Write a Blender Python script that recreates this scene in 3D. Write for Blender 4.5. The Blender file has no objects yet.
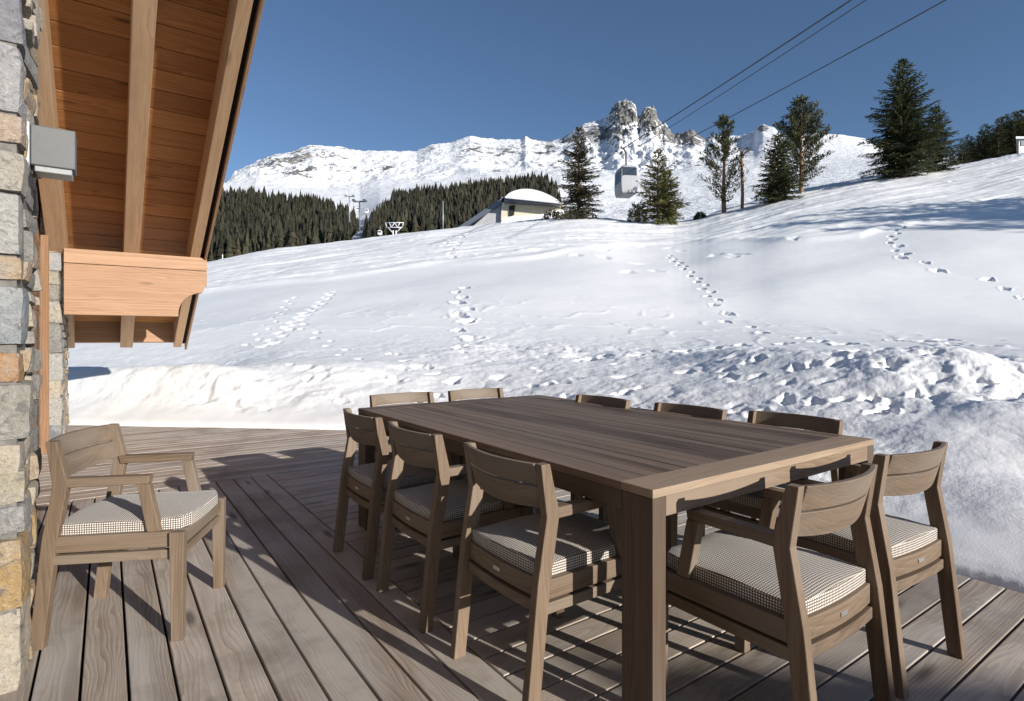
import bpy, bmesh, math, random
import numpy as np
from mathutils import Vector, Matrix

random.seed(7)
rng = np.random.default_rng(11)
SC = bpy.context.scene
COL = SC.collection
F = 568.9            # focal length in pixels (20 mm on 36 mm, 1024 px wide)
HC = 1.2             # camera height above the deck
HZ = 338.0           # horizon row of the photograph

SUN_EL = math.radians(17.0)
SUN_AZ = np.array([0.765, -0.64]); SUN_AZ /= np.linalg.norm(SUN_AZ)

# deck directions: U runs along the chalet wall, V across it
U2 = np.array([-0.57995, 0.81465]); V2 = np.array([0.81465, 0.57995])


# ------------------------------------------------------------------ noise
def _hash(ix, iy, seed):
    n = (ix.astype(np.int64) * 374761393 + iy.astype(np.int64) * 668265263 + seed * 2147483647) & 0xFFFFFFFF
    n = ((n ^ (n >> 13)) * 1274126177) & 0xFFFFFFFF
    n = (n ^ (n >> 16)) & 0xFFFFFFFF
    return n.astype(np.float64) / 4294967295.0


def vnoise(x, y, seed=0):
    xi = np.floor(x); yi = np.floor(y)
    fx = x - xi; fy = y - yi
    fx = fx * fx * fx * (fx * (fx * 6 - 15) + 10); fy = fy * fy * fy * (fy * (fy * 6 - 15) + 10)
    a = _hash(xi, yi, seed); b = _hash(xi + 1, yi, seed)
    c = _hash(xi, yi + 1, seed); d = _hash(xi + 1, yi + 1, seed)
    return (a + (b - a) * fx) * (1 - fy) + (c + (d - c) * fx) * fy


def fbm(x, y, octv=4, seed=0, gain=0.5):
    s = 0; a = 1; t = 0
    for i in range(octv):
        ang = 0.6 * i
        xr = x * math.cos(ang) - y * math.sin(ang); yr = x * math.sin(ang) + y * math.cos(ang)
        s = s + a * (vnoise(xr * 2 ** i + 17.3 * i, yr * 2 ** i - 9.1 * i, seed + i) * 2 - 1)
        t += a; a *= gain
    return s / t


def ridged(x, y, octv=5, seed=0, gain=0.5):
    s = 0; a = 1; t = 0
    for i in range(octv):
        ang = 0.7 * i + 0.3
        xr = x * math.cos(ang) - y * math.sin(ang); yr = x * math.sin(ang) + y * math.cos(ang)
        n = 1 - np.abs(vnoise(xr * 2 ** i + 5.7 * i, yr * 2 ** i + 3.3 * i, seed + i) * 2 - 1)
        s = s + a * n * n; t += a; a *= gain
    return s / t


def sstep(a, b, x):
    t = np.clip((x - a) / (b - a), 0, 1)
    return t * t * (3 - 2 * t)


# ------------------------------------------------------------------ mesh helpers
class MB:
    """collects vertices, faces and per-vertex attributes, then links one mesh object"""
    def __init__(self):
        self.v = []; self.f = []; self.g = []; self.t = []; self.smooth = []

    def add(self, verts, faces, grain=None, tint=0.5, smooth=False):
        n = len(self.v)
        self.v += [tuple(p) for p in verts]
        self.g += [tuple(q) for q in (grain if grain is not None else verts)]
        self.t += [tint] * len(verts) if not hasattr(tint, '__len__') else list(tint)
        self.f += [tuple(i + n for i in fc) for fc in faces]
        self.smooth += [smooth] * len(faces)

    def prism(self, poly, ext, grain_dir, tint=None):
        """poly: list of 3D points, ext: extrusion vector"""
        ext = Vector(ext); P = [Vector(p) for p in poly]
        k = len(P)
        nrm = Vector((0, 0, 0))
        for i in range(k):
            nrm += P[i].cross(P[(i + 1) % k])
        if nrm.dot(ext) > 0:
            P = P[::-1]
        verts = P + [p + ext for p in P]
        faces = [tuple(range(k)), tuple(range(2 * k - 1, k - 1, -1))]
        for i in range(k):
            j = (i + 1) % k
            faces.append((j, i, i + k, j + k))
        g = Vector(grain_dir).normalized()
        a = g.orthogonal().normalized(); b = g.cross(a)
        off = Vector((random.uniform(0, 50), random.uniform(-.12, .12), random.uniform(.03, .12)))
        c = sum(P, Vector()) / k
        gr = [Vector((q.dot(g) + off.x, (q - c).dot(a) + off.y, (q - c).dot(b) + off.z)) for q in verts]
        self.add(verts, faces, gr, random.random() if tint is None else tint)

    def box(self, o, ax, ay, az, tint=None, grain=None):
        """box with corner o and edge vectors ax (grain), ay, az"""
        o = Vector(o); ax = Vector(ax); ay = Vector(ay); az = Vector(az)
        self.prism([o, o + ay, o + ay + az, o + az], ax, grain or ax, tint)

    def bx(self, x0, x1, y0, y1, z0, z1, grain=(1, 0, 0), tint=None):
        self.prism([(x0, y0, z0), (x1, y0, z0), (x1, y1, z0), (x0, y1, z0)], (0, 0, z1 - z0), grain, tint)

    def build(self, name, mat, parent=None, bevel=0.0, seg=2, loc=None):
        me = bpy.data.meshes.new(name)
        me.from_pydata(self.v, [], self.f)
        at = me.attributes.new('grain', 'FLOAT_VECTOR', 'POINT')
        at.data.foreach_set('vector', np.array(self.g, dtype=np.float32).ravel())
        at = me.attributes.new('tint', 'FLOAT', 'POINT')
        at.data.foreach_set('value', np.array(self.t, dtype=np.float32))
        me.polygons.foreach_set('use_smooth', self.smooth)
        me.materials.append(mat)
        me.update()
        o = bpy.data.objects.new(name, me)
        COL.objects.link(o)
        if parent:
            o.parent = parent
        if loc:
            o.location = loc
        if bevel > 0:
            m = o.modifiers.new('bevel', 'BEVEL'); m.width = bevel; m.segments = seg; m.limit_method = 'ANGLE'
            m.angle_limit = math.radians(40); m.harden_normals = False
        return o


def np_mesh(name, V, Fq, mat, parent=None, smooth=True, tint=None, cols=None):
    me = bpy.data.meshes.new(name)
    V = np.asarray(V, dtype=np.float32); Fq = np.asarray(Fq, dtype=np.int32)
    k = Fq.shape[1]
    me.vertices.add(len(V)); me.vertices.foreach_set('co', V.ravel())
    me.loops.add(Fq.size); me.loops.foreach_set('vertex_index', Fq.ravel())
    me.polygons.add(len(Fq))
    me.polygons.foreach_set('loop_start', np.arange(0, Fq.size, k, dtype=np.int32))
    me.polygons.foreach_set('loop_total', np.full(len(Fq), k, dtype=np.int32))
    me.polygons.foreach_set('use_smooth', np.full(len(Fq), smooth))
    if tint is not None:
        at = me.attributes.new('tint', 'FLOAT', 'POINT'); at.data.foreach_set('value', np.asarray(tint, dtype=np.float32))
    if cols is not None:
        for nm, arr in cols.items():
            at = me.attributes.new(nm, 'FLOAT', 'POINT'); at.data.foreach_set('value', np.asarray(arr, dtype=np.float32))
    me.materials.append(mat)
    me.update(calc_edges=True)
    o = bpy.data.objects.new(name, me); COL.objects.link(o)
    if parent:
        o.parent = parent
    return o


def empty(name, loc=(0, 0, 0), rz=0.0):
    o = bpy.data.objects.new(name, None); COL.objects.link(o)
    o.location = loc; o.rotation_euler = (0, 0, rz); o.empty_display_size = .2
    return o


def tag(o, label=None, cat=None, group=None, kind=None):
    if label: o['label'] = label
    if cat: o['category'] = cat
    if group: o['group'] = group
    if kind: o['kind'] = kind
    return o


def copy_tree(o, parent=None):
    c = o.copy(); COL.objects.link(c)
    if parent: c.parent = parent
    for ch in list(o.children):
        copy_tree(ch, c)
    return c


# ------------------------------------------------------------------ material helpers
def new_mat(name):
    m = bpy.data.materials.new(name); m.use_nodes = True
    nt = m.node_tree; nt.nodes.clear()
    out = nt.nodes.new('ShaderNodeOutputMaterial')
    b = nt.nodes.new('ShaderNodeBsdfPrincipled')
    nt.links.new(b.outputs[0], out.inputs[0])
    return m, nt, b


def N(nt, t, **kw):
    n = nt.nodes.new('ShaderNode' + t)
    for k, v in kw.items():
        setattr(n, k, v)
    return n


def setin(n, **kw):
    for k, v in kw.items():
        n.inputs[k.replace('_', ' ')].default_value = v
    return n


def ramp(nt, fac, stops):
    r = N(nt, 'ValToRGB')
    e = r.color_ramp.elements
    while len(e) < len(stops): e.new(0.5)
    for i, (p, c) in enumerate(stops):
        e[i].position = p; e[i].color = (*c, 1) if len(c) == 3 else c
    nt.links.new(fac, r.inputs[0])
    return r.outputs[0]


def mathn(nt, op, a, b=None, clamp=False):
    m = N(nt, 'Math', operation=op); m.use_clamp = clamp
    for i, x in enumerate((a, b)):
        if x is None: continue
        if hasattr(x, 'is_linked'): nt.links.new(x, m.inputs[i])
        else: m.inputs[i].default_value = x
    return m.outputs[0]


def mix(nt, fac, a, b, bt='MIX'):
    m = N(nt, 'Mix', data_type='RGBA', blend_type=bt)
    for i, x in ((0, fac), (6, a), (7, b)):
        if hasattr(x, 'is_linked'): nt.links.new(x, m.inputs[i])
        elif isinstance(x, (tuple, list)): m.inputs[i].default_value = (*x, 1)
        else: m.inputs[i].default_value = x
    return m.outputs[2]


def scale_vec(nt, vec, s):
    m = N(nt, 'VectorMath', operation='MULTIPLY')
    nt.links.new(vec, m.inputs[0]); m.inputs[1].default_value = s
    return m.outputs[0]


def noise(nt, vec, scale, detail=3, rough=.55, dist=0.0):
    n = N(nt, 'TexNoise'); n.inputs['Scale'].default_value = scale
    n.inputs['Detail'].default_value = detail; n.inputs['Roughness'].default_value = rough
    n.inputs['Distortion'].default_value = dist
    if vec is not None: nt.links.new(vec, n.inputs['Vector'])
    return n.outputs['Fac']


def bump(nt, b, h, strength=.3, dist=.01):
    bp = N(nt, 'Bump'); bp.inputs['Strength'].default_value = strength; bp.inputs['Distance'].default_value = dist
    nt.links.new(h, bp.inputs['Height']); nt.links.new(bp.outputs[0], b.inputs['Normal'])


def wood(name, dark, light, rough=.6, ring=30.0, ringamt=.35, tintamt=.35, fibre=1.0, knots=0.0, stain=0.0, spec=.3, bmp=.25, grey=None, objvar=.12, streakamt=.5):
    m, nt, b = new_mat(name)
    at = N(nt, 'Attribute'); at.attribute_name = 'grain'
    ti = N(nt, 'Attribute'); ti.attribute_name = 'tint'
    g = at.outputs['Vector']
    # growth rings, distorted slowly along the grain
    low = noise(nt, scale_vec(nt, g, (.9, 5, 5)), 1.6, 2)
    lowv = mathn(nt, 'MULTIPLY', mathn(nt, 'SUBTRACT', low, .5), .09)
    comb = N(nt, 'CombineXYZ'); nt.links.new(lowv, comb.inputs[1]); nt.links.new(lowv, comb.inputs[2])
    ad = N(nt, 'VectorMath', operation='ADD'); nt.links.new(g, ad.inputs[0]); nt.links.new(comb.outputs[0], ad.inputs[1])
    wv = N(nt, 'TexWave', wave_type='RINGS', rings_direction='X', wave_profile='SAW')
    wv.inputs['Scale'].default_value = ring; wv.inputs['Distortion'].default_value = 1.2
    wv.inputs['Detail'].default_value = 2; wv.inputs['Detail Scale'].default_value = 1.0
    nt.links.new(scale_vec(nt, ad.outputs[0], (.02, 1, 1)), wv.inputs['Vector'])
    fib = noise(nt, scale_vec(nt, g, (6, 260, 260)), fibre, 3, .6)
    pat = noise(nt, scale_vec(nt, g, (1.2, 9, 9)), 1.5, 4, .6)
    fac = mathn(nt, 'ADD', mathn(nt, 'MULTIPLY', wv.outputs['Fac'], ringamt),
                mathn(nt, 'MULTIPLY', fib, .45))
    fac = mathn(nt, 'ADD', fac, mathn(nt, 'MULTIPLY', pat, .5))
    fac = mathn(nt, 'ADD', fac, mathn(nt, 'MULTIPLY', mathn(nt, 'SUBTRACT', ti.outputs['Fac'], .5), tintamt))
    oi = N(nt, 'ObjectInfo')
    fac = mathn(nt, 'ADD', fac, mathn(nt, 'MULTIPLY', mathn(nt, 'SUBTRACT', oi.outputs['Random'], .5), objvar))
    streak = noise(nt, scale_vec(nt, g, (.8, 45, 45)), 1.0, 3, .6)
    fac = mathn(nt, 'ADD', fac, mathn(nt, 'MULTIPLY', mathn(nt, 'SUBTRACT', streak, .5), streakamt))
    fac = mathn(nt, 'SUBTRACT', fac, .12 + ringamt * .3)
    col = ramp(nt, fac, [(0.1, dark), (0.9, light)])
    if grey:
        gm = noise(nt, scale_vec(nt, g, (1.0, 4, 4)), .9, 3)
        col = mix(nt, ramp(nt, gm, [(.42, (0, 0, 0)), (.62, (1, 1, 1))]), col, mix(nt, .6, col, grey))
    if knots > 0:
        vo = N(nt, 'TexVoronoi'); vo.inputs['Scale'].default_value = 1.0
        nt.links.new(scale_vec(nt, g, (1.6, 7, 7)), vo.inputs['Vector'])
        kn = ramp(nt, vo.outputs['Distance'], [(0.07, (1, 1, 1)), (0.20, (0, 0, 0))])
        sep = N(nt, 'SeparateColor'); nt.links.new(vo.outputs['Color'], sep.inputs[0])
        km = mathn(nt, 'MULTIPLY', kn, mathn(nt, 'GREATER_THAN', sep.outputs[0], 1 - knots))
        col = mix(nt, mathn(nt, 'MULTIPLY', km, .8), col, tuple(c * .35 for c in dark))
    if stain > 0:
        tc = N(nt, 'TexCoord')
        sn = noise(nt, tc.outputs['Object'], 1.7, 5, .65)
        sm = ramp(nt, sn, [(.50, (0, 0, 0)), (.68, (1, 1, 1))])
        col = mix(nt, mathn(nt, 'MULTIPLY', sm, stain), col, tuple(c * .8 for c in dark))
    nt.links.new(col, b.inputs['Base Color'])
    rg = mathn(nt, 'ADD', mathn(nt, 'MULTIPLY', fib, .2), rough - .1)
    nt.links.new(rg, b.inputs['Roughness'])
    b.inputs['Specular IOR Level'].default_value = spec
    hh = mathn(nt, 'ADD', mathn(nt, 'MULTIPLY', wv.outputs['Fac'], .5), fib)
    bump(nt, b, hh, bmp, .0016)
    return m


M = {}
M['deck'] = wood('weathered_deck_wood', (.25, .198, .158), (.70, .59, .49), .72, 26, .30, .34, knots=.35, stain=.6, spec=.25, bmp=.5, grey=(.50, .465, .43), streakamt=.3)
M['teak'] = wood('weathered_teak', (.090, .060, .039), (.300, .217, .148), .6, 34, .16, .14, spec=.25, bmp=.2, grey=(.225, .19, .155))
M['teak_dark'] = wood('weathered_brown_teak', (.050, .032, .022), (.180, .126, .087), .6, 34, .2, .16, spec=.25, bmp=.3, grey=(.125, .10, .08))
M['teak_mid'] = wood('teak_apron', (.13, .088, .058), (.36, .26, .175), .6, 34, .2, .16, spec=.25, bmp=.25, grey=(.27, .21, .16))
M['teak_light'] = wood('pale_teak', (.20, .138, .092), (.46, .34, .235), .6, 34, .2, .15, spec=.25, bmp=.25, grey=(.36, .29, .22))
M['top'] = wood('dark_brown_teak', (.045, .028, .019), (.205, .138, .094), .6, 24, .3, .75, spec=.3, bmp=.45, grey=(.17, .13, .10), streakamt=1.1)  # planks and far end board, darker than the near end board
M['larch'] = wood('larch_beam', (.27, .152, .083), (.475, .30, .188), .6, 14, .35, .3, knots=.5, spec=.25, bmp=.15)
M['soffit'] = wood('larch_soffit_boards', (.25, .098, .030), (.56, .262, .095), .55, 14, .3, .42, knots=.4, spec=.25, bmp=.2)
M['rafter'] = wood('larch_rafter', (.38, .235, .13), (.66, .45, .28), .6, 16, .2, .1, knots=.15, spec=.25, bmp=.15)

# snow ------------------------------------------------------------
def snow_mat(name, fine=1.0):
    m, nt, b = new_mat(name)
    tc = N(nt, 'TexCoord'); v = tc.outputs['Object']
    rgh = N(nt, 'Attribute'); rgh.attribute_name = 'rough'
    n1 = noise(nt, v, 2.2 * fine, 6, .6)
    n2 = noise(nt, v, 11 * fine, 5, .7)
    n3 = noise(nt, v, 90 * fine, 2, .6); n4 = noise(nt, v, 32 * fine, 4, .7)
    h = mathn(nt, 'ADD', mathn(nt, 'MULTIPLY', n1, .16), mathn(nt, 'MULTIPLY', n3, .035))
    h = mathn(nt, 'ADD', h, mathn(nt, 'MULTIPLY', mathn(nt, 'MULTIPLY', mathn(nt, 'ADD', n2, mathn(nt, 'MULTIPLY', n4, .5)), rgh.outputs['Fac']), .5))
    col = ramp(nt, n1, [(.3, (.82, .818, .81)), (.7, (.865, .862, .855))])
    nt.links.new(col, b.inputs['Base Color'])
    b.inputs['Roughness'].default_value = .55
    b.inputs['Specular IOR Level'].default_value = .2
    bp = N(nt, 'Bump'); bp.inputs['Strength'].default_value = .35; bp.inputs['Distance'].default_value = .09
    nt.links.new(h, bp.inputs['Height']); nt.links.new(bp.outputs[0], b.inputs['Normal'])
    return m


M['snow'] = snow_mat('snow')


def flat(name, col, rough=.5, metal=0.0, spec=.5, var=0.0, vs=5.0):
    m, nt, b = new_mat(name)
    b.inputs['Roughness'].default_value = rough; b.inputs['Metallic'].default_value = metal
    b.inputs['Specular IOR Level'].default_value = spec
    tc = N(nt, 'TexCoord')
    n = noise(nt, tc.outputs['Object'], vs, 4, .6)
    v = max(var, .06)
    c = ramp(nt, n, [(.3, tuple(x * (1 - v) for x in col)), (.7, tuple(min(1, x * (1 + v)) for x in col))])
    nt.links.new(c, b.inputs['Base Color'])
    return m


M['dark'] = flat('dark_gap', (.02, .018, .016), .9)
M['lamp_grey'] = flat('brushed_grey_metal', (.095, .098, .10), .55, .1, .5, .05, 40)
M['lens'] = flat('frosted_lens', (.26, .27, .27), .3, 0, .5, .1, 30)
M['black'] = flat('black_metal', (.03, .035, .045), .4)
M['steel'] = flat('galvanised_steel', (.35, .38, .42), .45, .4)
M['cable'] = flat('steel_cable', (.035, .037, .04), .5)
M['white'] = flat('white_paint', (.72, .73, .74), .4, 0, .5, .05)
M['cabin'] = flat('pale_grey_cabin_paint', (.27, .28, .30), .35, .1, .5, .08)
M['sidew'] = flat('grey_render', (.40, .40, .41), .8, 0, .3, .1, 2)
M['cabglass'] = flat('tinted_glass', (.03, .04, .055), .12, 0, .8)
M['plaque'] = flat('satin_steel_plate', (.5, .48, .45), .35, .7)
M['cream'] = flat('cream_plaster', (.62, .56, .42), .8, 0, .3, .1, 2)
M['zinc'] = flat('zinc_roofing', (.13, .15, .19), .45, .4, .5, .1, 2)
M['bark'] = flat('bark', (.13, .085, .055), .9, 0, .2, .4, 12)
M['barkpale'] = flat('pine_bark', (.26, .15, .085), .9, 0, .2, .3, 12)


def stone_mat():
    m, nt, b = new_mat('rough_stone')
    at = N(nt, 'Attribute'); at.attribute_name = 'scol'
    ti = N(nt, 'Attribute'); ti.attribute_name = 'tint'
    tc = N(nt, 'TexCoord'); v = tc.outputs['Object']
    n1 = noise(nt, v, 9, 6, .7); n2 = noise(nt, v, 55, 5, .75); n3 = noise(nt, v, 22, 4, .65, 1.0)
    col = at.outputs['Color']
    col = mix(nt, ramp(nt, n1, [(.45, (0, 0, 0)), (.62, (.8, .8, .8))]), col, mix(nt, .6, col, (.42, .40, .37)))
    col = mix(nt, ramp(nt, n3, [(.56, (0, 0, 0)), (.66, (.75, .75, .75))]), col, (.13, .125, .12))
    col = mix(nt, ramp(nt, n2, [(.35, (.55, .55, .55)), (.6, (0, 0, 0))]), col, mix(nt, .5, col, (.06, .06, .06)))
    col = mix(nt, ramp(nt, n2, [(.60, (0, 0, 0)), (.72, (.6, .6, .6))]), col, (.60, .60, .57))
    nt.links.new(col, b.inputs['Base Color'])
    b.inputs['Roughness'].default_value = .85
    h = mathn(nt, 'ADD', mathn(nt, 'MULTIPLY', n1, 1.0), mathn(nt, 'MULTIPLY', n2, .35))
    h = mathn(nt, 'ADD', h, mathn(nt, 'MULTIPLY', n3, .4))
    bump(nt, b, h, 1.0, .03)
    return m


M['stone'] = stone_mat()
M['mortar'] = flat('mortar', (.16, .15, .135), .95, 0, .2, .3, 30)


def cushion_mat():
    m, nt, b = new_mat('check_fabric')
    at = N(nt, 'Attribute'); at.attribute_name = 'grain'
    nz = N(nt, 'TexNoise'); nz.inputs['Scale'].default_value = 14
    nt.links.new(at.outputs['Vector'], nz.inputs['Vector'])
    sb = N(nt, 'VectorMath', operation='SCALE'); nt.links.new(nz.outputs['Color'], sb.inputs[0]); sb.inputs['Scale'].default_value = .0018
    ad = N(nt, 'VectorMath', operation='ADD'); nt.links.new(at.outputs['Vector'], ad.inputs[0]); nt.links.new(sb.outputs[0], ad.inputs[1])
    sp = N(nt, 'SeparateXYZ'); nt.links.new(ad.outputs[0], sp.inputs[0])
    P = .0086
    st = []
    for k in range(3):
        fr = mathn(nt, 'FRACT', mathn(nt, 'MULTIPLY', sp.outputs[k], 1 / P))
        st.append(mathn(nt, 'GREATER_THAN', fr, .40))
    nm = N(nt, 'TexCoord'); ns_ = N(nt, 'SeparateXYZ'); nt.links.new(nm.outputs['Normal'], ns_.inputs[0])
    top = mathn(nt, 'GREATER_THAN', mathn(nt, 'ABSOLUTE', ns_.outputs[2]), .6)
    sidex = mathn(nt, 'GREATER_THAN', mathn(nt, 'ABSOLUTE', ns_.outputs[0]), .7)
    fxy = mathn(nt, 'MULTIPLY', st[0], st[1]); fxz = mathn(nt, 'MULTIPLY', st[0], st[2]); fyz = mathn(nt, 'MULTIPLY', st[1], st[2])
    def pick(c, a_, b_):
        mm = N(nt, 'Mix', data_type='FLOAT')
        nt.links.new(c, mm.inputs[0]); nt.links.new(b_, mm.inputs[2]); nt.links.new(a_, mm.inputs[3])
        return mm.outputs[0]
    f = pick(top, fxy, pick(sidex, fyz, fxz))
    fine = noise(nt, at.outputs['Vector'], 700, 2)
    cr = ramp(nt, fine, [(.3, (.66, .62, .55)), (.7, (.80, .77, .70))])
    dk = ramp(nt, fine, [(.3, (.075, .055, .045)), (.7, (.16, .12, .098))])
    nt.links.new(mix(nt, f, dk, cr), b.inputs['Base Color'])
    b.inputs['Roughness'].default_value = .95; b.inputs['Specular IOR Level'].default_value = .1
    b.inputs['Sheen Weight'].default_value = .15
    bump(nt, b, fine, .3, .001)
    return m


M['cushion'] = cushion_mat()


def foliage(name, dark, mid, light, trans=.15):
    m, nt, b = new_mat(name)
    ti = N(nt, 'Attribute'); ti.attribute_name = 'tint'
    tc = N(nt, 'TexCoord')
    n = noise(nt, tc.outputs['Object'], 1.3, 3)
    fac = mathn(nt, 'ADD', mathn(nt, 'MULTIPLY', ti.outputs['Fac'], .65), mathn(nt, 'MULTIPLY', n, .35))
    c = ramp(nt, fac, [(.1, dark), (.5, mid), (.95, light)])
    nt.links.new(c, b.inputs['Base Color'])
    b.inputs['Roughness'].default_value = .7; b.inputs['Specular IOR Level'].default_value = .25
    return m


M['spruce'] = foliage('spruce_needles', (.026, .036, .016), (.066, .080, .034), (.155, .16, .068))
M['spruce_y'] = foliage('sunlit_tone_spruce_needles', (.06, .062, .022), (.13, .13, .045), (.25, .23, .085))  # paler, yellower spruce copy with the sunlit look put into its colour
M['pine'] = foliage('pine_needles', (.03, .034, .016), (.075, .08, .036), (.155, .15, .07))
M['spruce_b'] = foliage('brownish_spruce_needles', (.03, .028, .015), (.075, .065, .035), (.15, .125, .065))
M['wood_far'] = foliage('forest_foliage', (.006, .008, .005), (.019, .018, .010), (.056, .050, .026))


def mountain_mat():
    m, nt, b = new_mat('alpine_snow_and_rock')
    rk = N(nt, 'Attribute'); rk.attribute_name = 'rock'
    tc = N(nt, 'TexCoord'); v = tc.outputs['Object']
    n1 = noise(nt, scale_vec(nt, v, (1, 1, 1.6)), .012, 6, .7)
    n2 = noise(nt, v, .03, 6, .75); n3 = noise(nt, scale_vec(nt, v, (1, 1, .5)), .11, 4, .7)
    msk = mathn(nt, 'ADD', rk.outputs['Fac'], mathn(nt, 'MULTIPLY', mathn(nt, 'ADD', mathn(nt, 'MULTIPLY', mathn(nt, 'SUBTRACT', n2, .5), 1.9), mathn(nt, 'MULTIPLY', mathn(nt, 'SUBTRACT', n3, .5), .9)), 1.0))
    msk = ramp(nt, msk, [(.50, (0, 0, 0)), (.56, (1, 1, 1))])
    rock = ramp(nt, n1, [(.3, (.085, .082, .08)), (.5, (.18, .172, .162)), (.72, (.32, .305, .285))])
    nt.links.new(mix(nt, msk, (.80, .81, .83), rock), b.inputs['Base Color'])
    b.inputs['Roughness'].default_value = .8; b.inputs['Specular IOR Level'].default_value = .1
    h = mathn(nt, 'ADD', mathn(nt, 'MULTIPLY', n1, 1.2), n2)
    bump(nt, b, h, .45, 18)
    return m


M['mountain'] = mountain_mat()

# ================================================================== WORLD, SUN, CAMERA
w = bpy.data.worlds.new("World"); SC.world = w; w.use_nodes = True
nt = w.node_tree
bg = nt.nodes['Background']
sky = nt.nodes.new('ShaderNodeTexSky'); sky.sky_type = 'NISHITA'; sky.sun_disc = False
sky.sun_elevation = SUN_EL
sky.sun_rotation = math.atan2(SUN_AZ[0], SUN_AZ[1])
sky.altitude = 2000; sky.air_density = 1.0; sky.dust_density = .6; sky.ozone_density = 3.0
nt.links.new(sky.outputs[0], bg.inputs[0]); bg.inputs[1].default_value = .090

sd = bpy.data.lights.new('sun', 'SUN'); sd.energy = 5.0; sd.angle = math.radians(.5); sd.color = (1.0, .95, .875)
so = bpy.data.objects.new('sun', sd); COL.objects.link(so)
sv = Vector((SUN_AZ[0] * math.cos(SUN_EL), SUN_AZ[1] * math.cos(SUN_EL), math.sin(SUN_EL)))
so.rotation_euler = sv.to_track_quat('Z', 'Y').to_euler()
so.location = sv * 50

cd = bpy.data.cameras.new('camera'); cam = bpy.data.objects.new('camera', cd); COL.objects.link(cam)
cd.sensor_width = 36; cd.lens = 20.0; cd.clip_start = .05; cd.clip_end = 20000
cd.shift_y = -(350.5 - HZ) / 1024.0
cam.location = (0, 0, HC); cam.rotation_euler = (math.radians(90), 0, 0)
SC.camera = cam
SC.view_settings.view_transform = 'Standard'; SC.view_settings.look = 'None'
SC.view_settings.gamma = 1; SC.view_settings.use_curve_mapping = False
SC.view_settings.exposure = .41
SC.cycles.max_bounces = 6; SC.cycles.diffuse_bounces = 2

# ================================================================== TERRAIN
EDGE = np.array([(-40, 12.5), (-14, 8.9), (-8, 8.05), (-6, 7.83), (-4, 7.62), (-2.24, 7.43), (-1.05, 7.30), (-.6, 6.85), (2.36, 2.74), (3.9, .6), (6.2, -2.6), (9, -7)])


def edge_dist(X, Y):
    d = np.full(X.shape, 1e9)
    for (x0, y0), (x1, y1) in zip(EDGE[:-1], EDGE[1:]):
        dx, dy = x1 - x0, y1 - y0
        t = np.clip(((X - x0) * dx + (Y - y0) * dy) / (dx * dx + dy * dy), 0, 1)
        d = np.minimum(d, np.hypot(X - x0 - t * dx, Y - y0 - t * dy))
    # outside = above the polyline (y greater for a given x)
    ye = np.interp(X, EDGE[:, 0], EDGE[:, 1])
    return np.where(Y > ye, d, -d)


CR_U = np.array([-400, -100, 208, 260, 320, 362, 420, 470, 510, 560, 600, 640, 690, 705, 720, 745, 790, 840, 880, 940, 1024, 1200, 1500])
CR_V = np.array([352, 315, 262, 252, 244, 239, 231, 226, 222, 217, 217, 221, 220, 215, 210, 206, 192, 183, 176, 167, 152, 124, 105])


def crest_v(u):
    s = 0
    for k in (-16, -8, 0, 8, 16):
        s = s + np.interp(u + k, CR_U, CR_V)
    return s / 5


def g_of_d(d):
    return np.interp(d, [-1, -.06, -.02, .03, .10, .3, 1, 2, 3, 5, 8, 14, 200], [-.4, -.4, -.03, .035, .065, .12, .28, .48, .66, .86, 1.02, 1.10, 1.1])


STAMPS = []      # (x, y, rx, ry, depth, angle)


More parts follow.
